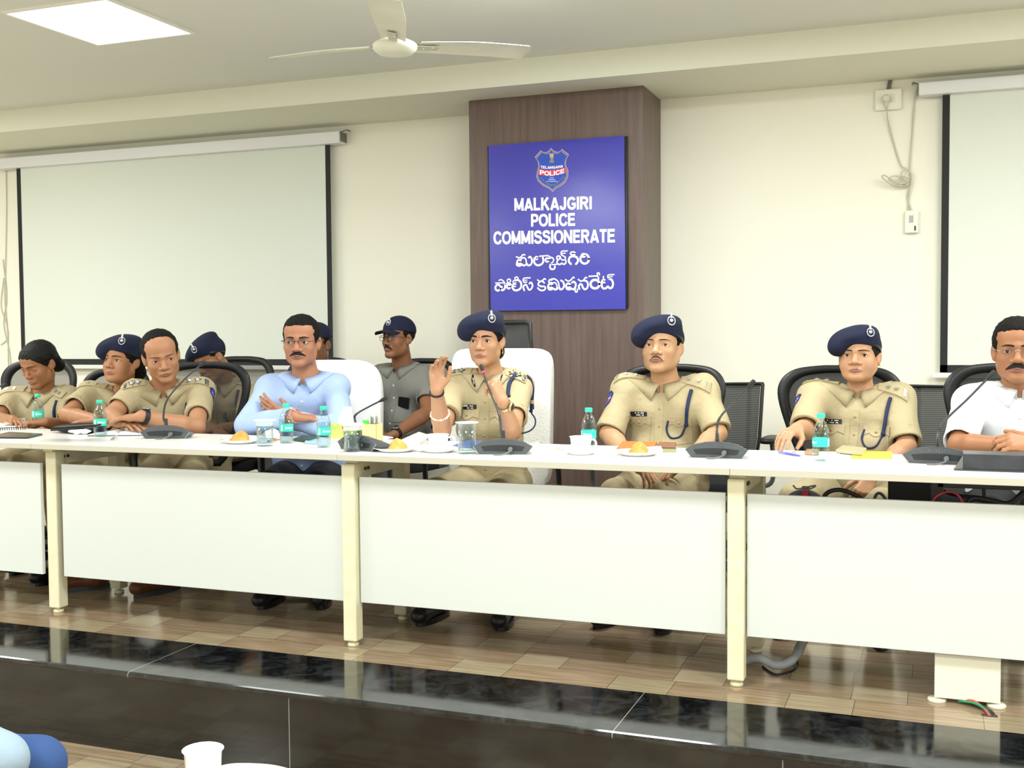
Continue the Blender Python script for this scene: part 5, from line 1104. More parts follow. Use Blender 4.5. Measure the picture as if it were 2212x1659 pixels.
    for k, g in (('R', -1), ('L', 1)): f.cone(tp(g*.035, .018, -.022), S[k], .050, .054*fs*b_**.5, .035); f.cone(tp(g*.075*b_, -.012, -.115), S[k]*.6+tp(g*.10*b_, -.012, -.09)*.4, .082, .064, .06)
    if fem:
        for g in (-1, 1): f.ell(tp(g*.074, -.085, -.235), (.062, .052, .062), T_.R, .05)
    f.ripple(.0042 if sleeve != 'long' else .0048, seed=int(abs(nb[0])*100), f=30)
    f.cone(tp(0, .012, .0), tp(0, .004, .12), nk+.005, nk+.03, .006, 'sub'); f.cone(tp(0, -.052, .005), tp(0, -.115, -.078 if not fem else -.07), .030, .006, .008, 'sub')
    f.half(hp-[0, 0, .05], (0, 0, -1), lo-.1, np.array([hi[0]+.1, hi[1]+.1, hp[2]-.0]))
    V, F = keep_big(*f.mesh()); V = relax(V, F, 2, .5); mesh_obj('shirt', V, F, sm, root); st_all = bvh(V, F); st = Dual(st_all, bvh(*fc.mesh()))
    # collar
    cb_ = MB(); n = 16
    for g in (-1, 1):
        rows = []
        for i in range(n+1):
            t = i/n; a = math.radians(90-172*t); ca, sa = math.cos(a)*g, math.sin(a)
            zi = .030-.045*t**1.2; ri = nk+.007; top = tp(ri*ca, .010+ri*sa*1.02-.012*t, zi+.006); low = tp((ri-.002)*ca, .010+(ri-.002)*sa-.012*t, zi-.03)
            e = .022+.004*t; 
            if t > .72: e += .030*((t-.72)/.28)
            ox, oy = (ri+e)*ca+g*.022*max(0, t-.6)/.4, .010+(ri+e*.8)*sa-.014*t; oz = -.012-.028*t**2-.030*max(0, (t-.72)/.28)
            tgt = tp(ox, oy, oz); rd = T_.R@unit(np.array([ca*.55, sa*.8, .75 if t < .6 else .35])); q, nn = cast(st, tgt+rd*.12, -rd, .22); q = (q+rd*.004) if q is not None else tgt
            mid = (top+q)/2+rd*.006; rows.append((low, top, mid, q))
        V_ = [p for r_ in rows for p in r_]; cb_.add(V_, [(4*i+j, 4*i+j+1, 4*i+j+5, 4*i+j+4) for i in range(n) for j in range(3)], True)
    co = cb_.build('collar', sm, root); md = co.modifiers.new('thick', 'SOLIDIFY'); md.thickness = .003; md.offset = 0
    # placket and buttons
    sheet(st, T_, lambda u, v: (-.017+.034*u, -.085-.40*v), 2, 24, .0016, 'placket', sm, root, edge=.004)
    bt = MB()
    for k in range(5):
        q, nn = cast(st, tp(.0, -.4, -.115-.075*k), T_.d(0, 1, 0))
        if q is not None: bt.lathe([(.0, .0022), (.004, .0022), (.0052, .0008), (.0052, -.002)], 10, Matrix.Translation(tuple(q-np.array(T_.d(0, 1, 0))*.0022)) @ T_.d(0, -1, 0).to_track_quat('Z', 'Y').to_matrix().to_4x4())
    bt.build('shirt_buttons', mat('button_'+('k' if uniform else 'w'), '#a8946a' if uniform else '#e8e8ea', .35), root)
    def pocket(cx, cz, w=.105, h=.115, flap=True):
        sheet(st, T_, lambda u, v: (cx+(u-.5)*w, cz-h*v*(1-.06*abs(u-.5)*2)), 8, 8, .003, 'pocket', sm, root, edge=.003)
        if flap:
            sheet(st, T_, lambda u, v: (cx+(u-.5)*(w+.006), cz+.004-v*(.030+.014*abs(math.cos(math.pi*2*(u-.5))**1) if abs(u-.5) < .26 else .030+.010*(abs(u-.5)-.26)/.24) if True else 0), 16, 3, .0065, 'pocket_flap', sm, root, edge=.0045)
            q, nn = cast(st, tp(cx, -.4, cz-.022), T_.d(0, 1, 0))
            if q is not None: MB().lathe([(.0, .003), (.005, .003), (.006, .001), (.006, -.002)], 10, Matrix.Translation(tuple(q-np.array(T_.d(0, 1, 0))*.0075)) @ T_.d(0, -1, 0).to_track_quat('Z', 'Y').to_matrix().to_4x4()).build('pocket_button', MATS['button_k'] if uniform else MATS['button_w'], root)
    if uniform:
        pocket(-.078*b_, -.152, .10); pocket(.078*b_, -.152, .10)
        if uniform.get('plate'):
            w = uniform.get('platew', .078); pc = mat('nameplate_white', '#e9e6ee', .3) if uniform['plate'] == 'white' else M_plate
            pl = sheet(st, T_, lambda u, v: (-.078*b_+(u-.5)*w, -.128-.022*v), 4, 2, .0065, 'nameplate', pc, root, edge=.006)
            if uniform['plate'] != 'white':
                lm = MB()
                for r0 in range(2):
                    for k in range(9):
                        if (k*7+r0*3) % 5 == 0: continue
                        x0 = -.078*b_-w*.34+k*w*.076; z0 = -.1315-.009*r0
                        Q = drape(st, T_, [(x0, z0), (x0+.0042, z0), (x0+.0042, z0-.0042), (x0, z0-.0042)], off=.0072); lm.add(Q, [(0, 3, 2, 1)])
                lm.build('nameplate_lettering', M_white, root)
        if epaul:
            for k, g in (('R', -1), ('L', 1)):
                s_ = T_.loc(S[k]); x1 = s_[0]+g*.045; ax = .080; dl = T_.R@unit(np.array([0, .62, -.78])); cxv = T_.R@unit(np.array([0, .78, .62])); o0 = tp(0, -.015, -.03)-dl*.16; big = uniform.get('bigstars')
                def fe(u, v, g=g, x1=x1): return (g*ax+(x1-g*ax)*u, .016-.040*u+(v-.5)*2*(.022+.005*u))
                OD = (o0, dl, T_.R@np.array([1., 0, 0]), cxv)
                def onep(u, v, up=.009):
                    x, c = fe(u, v); q, nn = cast(st_all, o0+x*OD[2]+c*cxv, dl, .35); return (q-dl*up, -dl) if q is not None else (None, None)
                sheet(st_all, T_, fe, 12, 4, .008, 'epaulette', M_khaki, root, edge=.005, origin_dir=OD)
                for t, kk in uniform.get('stars', ((.35, 5), (.62, 5))):
                    q, nn = onep(t, .5)
                    if q is None: continue
                    if big: sb_ = MB(); star(sb_, q, nn, .0205, .0015, kk); sb_.build('rank_star_edge', M_plate, root); sb_ = MB(); star(sb_, q+nn*.0018, nn, .0140, .0015, kk); sb_.build('rank_star', M_silver, root)
                    else: sb_ = MB(); star(sb_, q, nn, .0125, .0022, kk); sb_.build('rank_star', M_silver, root)
                tt = uniform.get('title')
                if tt:
                    sheet(st_all, T_, lambda u, v: fe(.85+.12*u, .12+.76*v), 2, 6, .0095, 'shoulder_title', M_plate if big else M_khaki, root, edge=.003, origin_dir=OD)
                    TV, TF = text_mesh(tt, .1, .002, 0); xs_ = [p[0] for p in TV]; ys_ = [p[1] for p in TV]; TQ = []
                    for p in TV:
                        a_ = (p[0]-min(xs_))/(max(xs_)-min(xs_)); b__ = (p[1]-min(ys_))/(max(ys_)-min(ys_)); q, nn = onep(.965-.095*b__ if g > 0 else .865+.095*(1-b__), (.18+.64*a_) if g > 0 else (.82-.64*a_), .0108); TQ.append(q if q is not None else tp(g*.2, 0, 0))
                    lt_ = MB(); lt_.add(TQ, TF); lt_.build('title_lettering', M_silver, root)
        if uniform.get('cord'):
            pts = uniform['cord']; Q = drape(st, T_, pts, off=.0065); lc = MB(); lc.tube(smoothpath(Q[:uniform.get('thick', 4)], 6), .0078, 8); (lc.tube(smoothpath(Q[uniform.get('thick', 4)-1:], 6), .0042, 8) if len(Q) > uniform.get('thick', 4) else None); lc.build('lanyard', M_cord, root)
            q, n_ = Q[uniform.get('thick', 4)-1], 0; MB().sphere(q, (.010, .010, .013), 8).build('lanyard_knot', M_cord, root)
        if uniform.get('ribbon'):
            cols = [mat('ribbon_'+c[1:], c, .6) for c in ('#b23a44', '#e6e2da', '#4b5ea8', '#d8893a', '#2a2c38')]
            sheet(st, T_, lambda u, v: (.078*b_+(u-.5)*.085, -.132-.012*v), 10, 1, .005, 'medal_ribbons', cols, root, edge=.004, mi=lambda i, j: (i*3) % 5)
        if uniform.get('gorget'):
            for g in (-1, 1):
                a = tp(g*.055, -.095, -.03); 
                gm = MB(); q0, _ = cast(st, tp(g*.048, -.4, -.05), T_.d(0, 1, 0)); q1, _ = cast(st, tp(g*.068, -.4, .002), T_.d(0, 1, 0))
                if q0 is not None and q1 is not None: fo_ = np.array(T_.d(0, -1, 0))*.012; gm.tube([q0+fo_, (q0+q1)/2+fo_*1.3, q1+fo_], [.004, .011, .003], 8, flat=.3); gm.mi = 1; gm.tube([q0*.8+q1*.2+fo_*1.4, q0*.3+q1*.7+fo_*1.5], [.003, .004], 6); gm.build('gorget_patch', [M_plate, M_silver], root)
        if patches:
            for k, g in (('R', -1), ('L', 1)):
                if k not in (patches if isinstance(patches, str) else 'R'): continue
                d = unit(E_[k]-S[k]); mid = S[k]+d*.085; out = unit(T_.R@np.array([g*.80, -.6, .0])); out = unit(out-np.dot(out, d)*d); sx = unit(np.cross(d, out)); hh = .040
                def fs_(u, v): wv = [.55, .92, .98, .92, .86, .86, .84, .66, .12][min(8, int(round(v*8)))]; return ((u-.5)*2*.031*wv, (v-.5)*2*hh)
                sheet(st_all, T_, fs_, 8, 8, .003, 'shoulder_patch', M_shield, root, origin_dir=(mid+out*.14, -out, sx, d), edge=.003, mi=lambda i, j: 0 if i in (0, 7) or j in (0, 7) else (2 if j == 4 else (3 if (j == 3 and i % 2) else 1)))
    # ---- hair
    hm = hair_mat or M_hair
    if hair:
        f = Field(H.o-.17*H.s, H.o+.17*H.s, .0042); s_ = H.s; hw = H.w
        def EH(c, r, k=.012, op='add'): f.ell(H.p(*c), np.array([r[0]*hw, r[1], r[2]])*s_, H.R, k*s_, op)
        inf = .0075 if hair != 'short' else .0045
        EH((0, .017, .038), (.0745+inf, .094+inf, .077+inf), 0)
        if hair in ('short', 'full'): EH((0, -.004, .072), (.062, .078, .050 if hair == 'full' else .045), .02)
        if hair == 'bun': EH((0, -.034, .054), (.0625, .0535, .0480), .02)
        if hair == 'bald':
            EH((0, -.092, .094), (.040, .040, .040), .015, 'sub')
        X = .17*s_; c0, c1 = H.o-X, H.o+X
        if hair == 'bun': f.half(H.p(0, -.062, .03), H.R@np.array([0, -.80, -.60]), c0, c1, .01)
        else: f.half(H.p(0, -.082, .078), H.R@np.array([0, -.82, -.57]), c0, c1, .006)
        f.half(H.p(0, .05, -.055 if hair != 'bun' else -.075), H.R@np.array([0, -.35 if hair == 'bun' else -.15, -1]), c0, c1, .006)
        for g in (-1, 1): EH((g*.084, .010, -.018), (.020, .021, .026) if hair == 'bun' else (.022, .026, .030), .006, 'sub')
        f.ripple(.0016, seed=3, f=240)
        if hair == 'bun': EH((0, .108, -.055), (.052, .036, .042), .015); EH((0, .085, -.02), (.062, .035, .055), .02)
        V, F = keep_big(*f.mesh()); mesh_obj('hair', V, F, hm, root)
    # ---- hats
    if hat == 'beret':
        f = Field(H.o-.22*H.s, H.o+.22*H.s, .0045); s_ = H.s; hw = H.w; X = .3*s_
        zf, zb_ = .056, -.012; nrm = unit(np.array([0, -(zf-zb_), -.19]))
        f.ell(H.p(0, .014, .044), np.array([.0855*hw, .1045, .078])*s_, H.R, 0)
        f.half(H.p(0, -.090, zf), H.R@nrm, H.o-X, H.o+X, .002)
        R2 = H.R@np.array(Matrix.Rotation(math.radians(-31), 3, 'Y') @ Matrix.Rotation(math.radians(8), 3, 'X'))
        R3 = H.R@np.array(Matrix.Rotation(math.radians(-15), 3, 'Y') @ Matrix.Rotation(math.radians(5), 3, 'X'))
        f.ell(H.p(-.018, .004, .086), np.array([.100, .116, .050])*s_, R3, .02*s_); f.ell(H.p(-.070, -.008, .050), np.array([.060, .100, .050])*s_, R2, .035*s_); f.ell(H.p(.03, -.03, .082), np.array([.056, .058, .040])*s_, H.R, .03*s_)
        f.ripple(.0018, seed=5, f=34)
        V, F = keep_big(*f.mesh()); V = relax(V, F, 2, .5); bo = mesh_obj('beret', V, F, M_navy, root)
        rb = MB(); n = 40; V_ = []
        for i in range(n):
            a = 2*math.pi*i/n; y = .014+.1055*math.sin(a); x = .0865*math.cos(a); zc = zf+(y+.090)/.19*(zb_-zf); kf = math.sqrt(max(1-((zc-.044)/.078)**2, .1))/math.sqrt(1-(.012/.078)**2); y = .014+(y-.014)*kf; x = x*kf
            V_ += [H.p(x*.985, .014+(y-.014)*.985, zc-.004), H.p(x*1.012, .014+(y-.014)*1.012, zc-.001), H.p(x*1.012, .014+(y-.014)*1.012, zc+.010), H.p(x*.97, .014+(y-.014)*.97, zc+.013)]
        rb.add(V_, [(4*i+j, 4*i+j+1, 4*((i+1) % n)+j+1, 4*((i+1) % n)+j) for i in range(n) for j in range(3)], True); rb.build('leather_band', M_band, bo)
        bt_ = bvh(V, F); dr = H.R@unit(np.array([-.42, .9, -.12])); q, nn = cast(bt_, H.p(.046, -.06, .098)-dr*.15, dr, .3)
        if q is not None:
            nn = -dr if np.dot(nn, -dr) < .3 else unit(nn-dr); up = unit(H.R@np.array([0, 0, 1])-np.dot(H.R@np.array([0, 0, 1]), nn)*nn); rt = np.cross(up, nn); bd_ = MB()
            for k in range(18):
                a = 2*math.pi*k/18; c = q+nn*.004+(.0155*math.cos(a)*rt+.0185*math.sin(a)*up)*s_; bd_.sphere(tuple(c), .0036*s_, 6)
            bd_.sphere(tuple(q+nn*.003+up*.001), .0095*s_, 10); bd_.tube([q+nn*.004+up*.012*s_, q+nn*.005+up*.024*s_, q+nn*.004+up*.034*s_], [.006, .0045, .0052], 8); bd_.build('cap_badge', M_silver, bo)
    elif hat == 'cap':
        f = Field(H.o-.2, H.o+.2, .0045); s_ = H.s; X = .3; f.ell(H.p(0, .012, .046), np.array([.086, .106, .086])*s_, H.R, 0)
        f.half(H.p(0, -.09, .046), H.R@unit(np.array([0, -.08, -1])), H.o-X, H.o+X, .002); V, F = keep_big(*f.mesh()); co = mesh_obj('cap', V, F, M_navy, root)
        vb = MB(); n = 14; V_ = []
        for i in range(n+1):
            x = -.068+.136*i/n; yb_ = .012-.100*math.sqrt(max(1-(x/.086)**2, 0)); yf = -.088-.068*math.sqrt(max(1-(x/.074)**2, 0)); zz = .050-.018*(x/.068)**2
            for t in (0, .35, .7, 1): V_.append(H.p(x, yb_+(yf-yb_)*t, zz-.014*t+.001))
        m = len(V_); V_ += [v-H.R@np.array([0, 0, .004]) for v in V_]; q4 = [(4*i+j, 4*i+j+1, 4*i+j+5, 4*i+j+4) for i in range(n) for j in range(3)]
        vb.add(V_, q4+[tuple(m+a for a in f_[::-1]) for f_ in q4]+[(4*i+3, 4*i+7, m+4*i+7, m+4*i+3) for i in range(n)], True); vb.build('visor', M_navy, co)
        q, nn = cast(bvh(V, F), H.p(-.015, -.25, .088), H.R@np.array([.1, 1, 0]), .4)
        if q is not None:
            bd_ = MB(); up = H.R@np.array([0, .3, 1]); rt = H.R@np.array([1, 0, 0]); 
            for k in range(16): a = 2*math.pi*k/16; bd_.sphere(tuple(q+nn*.001+.015*math.cos(a)*rt+.018*math.sin(a)*up), .0036, 6)
            bd_.sphere(tuple(q+nn*.001), .008, 8); bd_.tube([q+nn*.002+up*.012, q+nn*.002+up*.03], [.005, .004], 6); bd_.build('cap_badge', mat('embroidery_white', '#dfe2ea', .7), co)
    # ---- trousers, belt, shoes
    tm = trousers or M_khakid
    if legs:
        Rt = rot(tor[0]); kn = {}; f = None
        K = {k: hp+Rt@np.array([g*(.10 if knees is None else knees), -.42, -.005]) for k, g in (('R', -1), ('L', 1))}; A = {k: np.array([K[k][0], K[k][1]+.03, K[k][2]-seat_z-.085+.09+.0]) for k in K}
        if feet:
            for k in A: A[k] = np.array(feet[k][0], float)+unit(np.array(feet[k][1])-feet[k][0])*.05
        for k in A: A[k][2] = seat_z-.45+.085
        P0 = np.array([hp]+list(K.values())+list(A.values())); f = Field(P0.min(0)-.2, P0.max(0)+.2, .0095)
        f.ell(hp-[0, 0, .005], (.172*b_, .135+belly*.4, .095), Rt, 0)
        for k, g in (('R', -1), ('L', 1)):
            h0 = hp+Rt@np.array([g*.085, -.02, -.01]); f.cone(h0, K[k], .090*b_**.5, .066, .03); f.cone(K[k], A[k], .064, .055, .02); f.half(A[k]+[0, 0, .0], (0, 0, -1), A[k]-.12-[0, 0, .1], A[k]+.12-[0, 0, .1])
        f.ripple(.004, seed=2, f=24); V, F = keep_big(*f.mesh()); mesh_obj('trousers', V, F, tm, root)
        for k, g in (('R', -1), ('L', 1)):
            a = A[k]; fz = seat_z-.45; f = Field(np.array([a[0]-.2, a[1]-.32, fz]), np.array([a[0]+.2, a[1]+.15, fz+.16]), .007)
            dd = unit(Rt@np.array([g*.18, -1, 0])) if not feet else unit((np.array(feet[k][1])-feet[k][0])*[1, 1, 0]); f.cone(np.array([a[0], a[1]+.03, fz+.045]), np.array([a[0], a[1], fz+.045])+dd*.17, .038, .036, 0); f.cone(np.array([a[0], a[1], fz+.12]), np.array([a[0], a[1], fz+.05]), .045, .04, .03)
            f.half(np.array([0, 0, fz+.018]), (0, 0, -1), f.ax[0][0]*np.array([1, 0, 0])-9, np.array([9, 9, 9.]))
            V, F = f.mesh(); so_ = mesh_obj('shoe', V, F, shoes or M_shoe_k, root)
            q = MB(); sp_ = [np.array([a[0], a[1]+.03, fz])+dd*t*.20 for t in (0, .5, 1)]; sd = np.array([-dd[1], dd[0], 0]); ol = []
            for an in range(20):
                t = 2*math.pi*an/20; c = sp_[0]*(1-(.5+.5*math.cos(t)))+sp_[2]*(.5+.5*math.cos(t)); ol.append(np.array([a[0], a[1]+.03, 0])+dd*(.085+.125*math.cos(t))+sd*.043*math.sin(t))
            q.prism([(p[0], p[1]) for p in ol], fz+.0005, fz+.024); q.build('sole', M_sole if shoes else M_shoe_k, so_)
        if belt:
            q = MB(); n = 30; V_ = []
            for i in range(n):
                a = 2*math.pi*i/n; r_ = np.array([(.170*b_+.004)*math.cos(a), (.130+belly*.45+.006)*math.sin(a), 0]); V_ += [hp+Rt@r_+[0, 0, .035], hp+Rt@r_*1.0+[0, 0, .072]]
            q.add(V_, [(2*i, 2*((i+1) % n), 2*((i+1) % n)+1, 2*i+1) for i in range(n)], True); q.build('belt', mat('belt_'+belt[1:], belt, .4), root)
    return dict(root=root, H=H, T=T_, st=st, E=E_, W=Wr, hp=hp, tree=tree)
# ------------------------------------------------------------------ the people, left to right
REST = [(25, 30, 20)]*4
K4 = ((.35, 5), (.62, 5))
PP = {}
CORD_L = [(.135, -.030), (.128, -.075), (.124, -.12), (.118, -.18), (.095, -.23), (.058, -.238), (.036, -.205), (.042, -.165)]
only = None
def want(k): return only is None or k in only
if want('p8'): PP['p8'] = person('woman speaking in khaki uniform and navy beret, right hand raised, left hand on microphone', '#b78a6a',
    dict(pos=P(1050, 736, .86), yaw=3, pitch=1, roll=0, sc=.97, wide=1.0, nose=1.3), P(1060, 808, .90), (6, 2, 0),
    P(985, 830, .88), P(1124, 832, .93), P(955, 928, .56), P(1106, 932, .58), P(943, 842, .42), P(1086, 868, .42),
    ((.05, -.05, 1), (.62, -.75, .1), [(22, 22, 15), (28, 24, 15), (34, 26, 16), (38, 26, 16)], (-7, -2, 3, 9), [(.75, .6, .35), (.95, .15, .35), (.97, 0, .3)]),
    ((-.42, .05, .88), (-.75, .35, -.3), [(62, 48, 30), (66, 50, 30), (70, 52, 30), (74, 52, 30)], (-4, 0, 2, 4), [(.55, .4, .6), (.55, -.1, .8), (.5, -.2, .8)]),
    fem=True, hair='bun', hat='beret', uniform=dict(plate='black', stars=((.33, 5), (.62, 4)), bigstars=1, title='IPS', gorget=1),
    face=dict(gaze=(-.05, .0), brow_h=.0034, bindi=((.018, .0028), (.0255, .0022)), earring=1), hand_size=1.0, trousers=M_khakid, knees=.14)
if want('p5'): PP['p5'] = person('man in light blue shirt and glasses with moustache, arms crossed on the table', '#a9765a',
    dict(pos=P(651, 738, .88), yaw=18, pitch=2, roll=0, sc=1.04, wide=1.05, nose=1.3), P(660, 812, .92), (20, 2, 0),
    P(584, 838, .86), P(726, 838, .96), P(532, 922, .64), P(738, 930, .60), P(632, 899, .555), P(620, 905, .68),
    ((.82, .56, -.12), (0, .2, -1), [(15, 15, 10)]*4, (-5, -2, 2, 5), None),
    ((-.86, .02, .46), (.15, .97, .1), [(6, 12, 10), (6, 10, 8), (8, 12, 10), (10, 14, 12)], (-5, -1, 3, 8), [(.7, .25, .75), (.9, .1, .5), (.95, 0, .3)]),
    shirt=mat('shirt_light_blue', '#a3b9e2', .8, bump=(18, .3, .015)), sleeve='long', bulk=1.06, belly=.03, hair='full', hair_mat=M_hairg,
    face=dict(gaze=(-.28, 0), moustache=(.0070, .036, .006, '#15110f'), glasses=('#4a3c33', 'top')), trousers=mat('trousers_black', '#16171c', .8), epaul=False)
if want('p9'): PP['p9'] = person('man in khaki uniform and navy beret with thin moustache, seated beside the brown pillar', '#bb9270',
    dict(pos=P(1430, 750, 1.08), yaw=-2, pitch=-7, roll=0, sc=1.03, wide=1.06, jaw=1.12, nose=1.3), P(1437, 826, 1.12), (-2, -2, 0),
    P(1354, 842, 1.08), P(1521, 840, 1.13), P(1316, 938, .95), P(1549, 936, 1.0), P(1366, 1000, .72), P(1486, 1000, .74),
    ((.75, -.4, -.4), (0, 0, -1), REST, (-7, -2, 3, 9), None), ((-.75, -.4, -.4), (0, 0, -1), REST, (-7, -2, 3, 9), None),
    sleeve='elbow', bulk=1.12, belly=.035, hair='short', hat='beret', uniform=dict(plate='black', platew=.07, cord=CORD_L, thick=4, stars=((.3, 5), (.62, 5)), title='TPS'),
    face=dict(gaze=(.1, .12), moustache=(.0034, .029, .012, '#3a2f28'), brow_h=.0022, brow='#3a2c24'), belt='#8a3324')
if want('p10'): PP['p10'] = person('woman in khaki uniform and navy beret resting one hand on the table at right', '#ba8d6c',
    dict(pos=P(1856, 769, 1.18), yaw=-7, pitch=-3, roll=0, sc=.94, wide=1.12, jaw=1.1, chub=1, nose=1.3), P(1858, 842, 1.21), (-6, -4, 1),
    P(1757, 856, 1.13), P(1942, 858, 1.21), P(1738, 930, .90), P(1958, 962, 1.06), P(1722, 926, .56), P(1884, 1030, .78),
    ((-.35, -.90, -.16), (.05, .15, -1), [(18, 24, 15), (20, 26, 16), (22, 28, 16), (26, 28, 16)], (-7, -2, 3, 9), [(.6, .5, .5), (.9, .1, .5), (.9, 0, .4)]),
    ((-.45, -.5, -.7), (-.1, .7, -.6), [(30, 35, 20)]*4, (-6, -2, 3, 8), None),
    fem=True, sleeve='elbow', bulk=1.16, belly=.045, hair='bun', hat='beret', uniform=dict(plate='black', cord=CORD_L, thick=4, title='TPS'),
    face=dict(gaze=(.05, .02), brow_h=.0022, bindi=((.030, .0014),), studs=1), knees=.16)
if want('p11'): PP['p11'] = person('man in white shirt with rimless glasses and thick moustache at the right edge', '#a2704f',
    dict(pos=P(2196, 757, .98), yaw=-1, pitch=2, roll=0, sc=1.05, wide=1.03, nose=1.3), P(2202, 836, 1.02), (-2, 0, 0),
    P(2096, 868, .98), P(2308, 866, 1.02), P(2072, 962, .76), P(2345, 962, .76), P(2186, 964, .58), P(2240, 960, .56),
    ((.9, -.2, .1), (-.1, .6, -.6), [(35, 40, 25)]*4, (-5, -2, 2, 5), None), ((-.9, -.1, .1), (.1, .6, -.6), [(35, 40, 25)]*4, (-5, -2, 2, 5), None),
    shirt=mat('shirt_white', '#e6ebf2', .8, bump=(18, .25, .015)), sleeve='elbow', bulk=1.14, belly=.02, hair='full', hair_mat=M_hairg,
    face=dict(gaze=(0, 0), moustache=(.0085, .038, .010, '#1a1512'), glasses=('#b9bdc2', 'none')), trousers=mat('trousers_black', '#16171c', .8), epaul=False)
if want('p3'): PP['p3'] = person('balding man in khaki uniform with black watch, head tilted, hands folded on table', '#b07f5e',
    dict(pos=P(348, 768, .82), yaw=44, pitch=16, roll=-11, sc=1.06, wide=1.04, nose=1.3), P(354, 834, .90), (34, 12, -4),
    P(292, 846, .80), P(436, 842, .98), P(240, 898, .60), P(424, 924, .64), P(256, 912, .43), P(306, 899, .40),
    ((.92, -.20, -.06), (0, .05, -1), [(8, 12, 8)]*4, (-6, -2, 3, 8), None), ((-.96, -.16, -.10), (0, .1, -1), [(10, 16, 12)]*4, (-6, -2, 3, 8), None),
    bulk=1.06, belly=.02, hair='bald', hair_mat=M_hairg, uniform=dict(plate='black', platew=.085, cord=[(.125, -.03), (.105, -.09), (.10, -.15), (.105, -.22)], thick=3, ribbon=1, bigstars=1, title='IPS'),
    face=dict(gaze=(.15, .12), brow_h=.0018, brow='#4a3a30'), shoes=M_shoe_b, belt='#5a2a20', patches='RL', feet={'R': (PZ(232, 1272, 0), PZ(100, 1281, 0)), 'L': (PZ(385, 1272, 0), PZ(272, 1296, 0))})
if want('p2'): PP['p2'] = person('woman in khaki uniform and navy beret looking left, beside the balding man', '#a87754',
    dict(pos=P(266, 780, .94), yaw=-4, pitch=-5, roll=3, sc=.99, wide=1.08, jaw=1.1, chub=1, nose=1.3), P(268, 846, .99), (10, 0, 6),
    P(196, 850, .93), P(316, 850, 1.10), P(144, 896, .68), P(300, 910, .82), P(226, 912, .58), P(208, 908, .52),
    ((.9, .2, -.1), (0, 0, -1), REST, (-7, -2, 3, 9), None), ((-.97, -.1, -.08), (0, .1, -1), [(8, 12, 8)]*4, (-7, -2, 3, 9), None),
    fem=True, bulk=1.18, belly=.05, hair='bun', hat='beret', uniform=dict(plate='black', platew=.085), face=dict(gaze=(.0, .0), brow_h=.0024))
if want('p1'): PP['p1'] = person('bareheaded woman in khaki uniform with hair in a bun, looking down at left', '#9c6b49',
    dict(pos=P(84, 786, .98), yaw=-2, pitch=24, roll=0, sc=1.02, wide=1.0, closed=True), P(92, 846, 1.04), (8, 6, 0),
    P(26, 860, 1.0), P(148, 858, 1.10), P(-8, 908, .80), P(146, 922, .86), P(30, 908, .62), P(96, 912, .64),
    ((.7, -.5, -.04), (0, 0, -1), [(10, 12, 8)]*4, (-7, -2, 3, 9), None), ((-.7, -.5, -.04), (0, 0, -1), [(10, 12, 8)]*4, (-7, -2, 3, 9), None),
    fem=True, bulk=1.08, belly=.0, hair='bun', uniform=dict(plate='white', cord=[(.135, -.035), (.128, -.09), (.124, -.15), (.118, -.235), (.09, -.285)], thick=4), face=dict(gaze=(0, -.6), brow_h=.002, studs=1))
if want('p7'): PP['p7'] = person('man in grey shirt, navy cap, glasses and moustache seated behind the white-covered chair', '#8f6144',
    dict(pos=P(860, 731, 2.28), yaw=-18, pitch=-2, roll=0, sc=1.04, wide=1.0), P(868, 790, 2.34), (-5, 0, 0),
    P(816, 816, 2.28), P(912, 812, 2.36), P(800, 885, 2.14), P(925, 890, 2.16), P(815, 930, 1.90), P(853, 938, 1.88),
    ((.4, -.8, -.2), (0, 0, -1), REST, (-7, -2, 3, 9), None), ((-.7, -.6, -.2), (0, 0, -1), REST, (-7, -2, 3, 9), None),
    shirt=mat('shirt_grey', '#7f7f7a', .8, bump=(18, .3, .015)), bulk=1.05, belly=.03, hair='short', hat='cap', face=dict(moustache=(.0075, .033, .010, '#120e0c'), glasses=('#3c3a38', 'full')), trousers=mat('trousers_grey', '#5a5b58', .85), epaul=False)
if want('p4'): PP['p4'] = person('person in khaki uniform and navy beret bowing forward behind a black mesh chair', '#9c6d4e',
    dict(pos=P(456, 775, 1.80), yaw=-20, pitch=30, roll=-14, sc=1.03, wide=1.0), P(482, 822, 1.92), (10, 14, 0),
    P(430, 846, 1.82), P(535, 846, 1.95), P(425, 920, 1.65), P(528, 925, 1.75), P(470, 930, 1.50), P(478, 925, 1.54),
    ((.6, -.6, -.2), (0, 0, -1), REST, (-7, -2, 3, 9), None), ((-.6, -.6, -.2), (0, 0, -1), REST, (-7, -2, 3, 9), None),
    hair='short', hat='beret', uniform=dict(plate=None, cord=CORD_L, thick=4), face={})
if want('p6'): PP['p6'] = person('person in a navy cap almost wholly hidden behind the man in light blue', '#80583f',
    dict(pos=P(683, 744, 2.05), yaw=0, pitch=6, roll=0, sc=1.0, wide=1.0), P(688, 800, 2.12), (0, 0, 0),
    P(638, 824, 2.08), P(738, 824, 2.14), P(625, 890, 1.98), P(745, 890, 2.0), P(665, 900, 1.8), P(705, 900, 1.8),
    ((.6, -.6, -.2), (0, 0, -1), REST, (-7, -2, 3, 9), None), ((-.6, -.6, -.2), (0, 0, -1), REST, (-7, -2, 3, 9), None),
    shirt=mat('shirt_brown', '#6d5b45', .8), hair='short', hat='cap', face={}, trousers=mat('trousers_grey', '#5a5b58', .85), epaul=False)
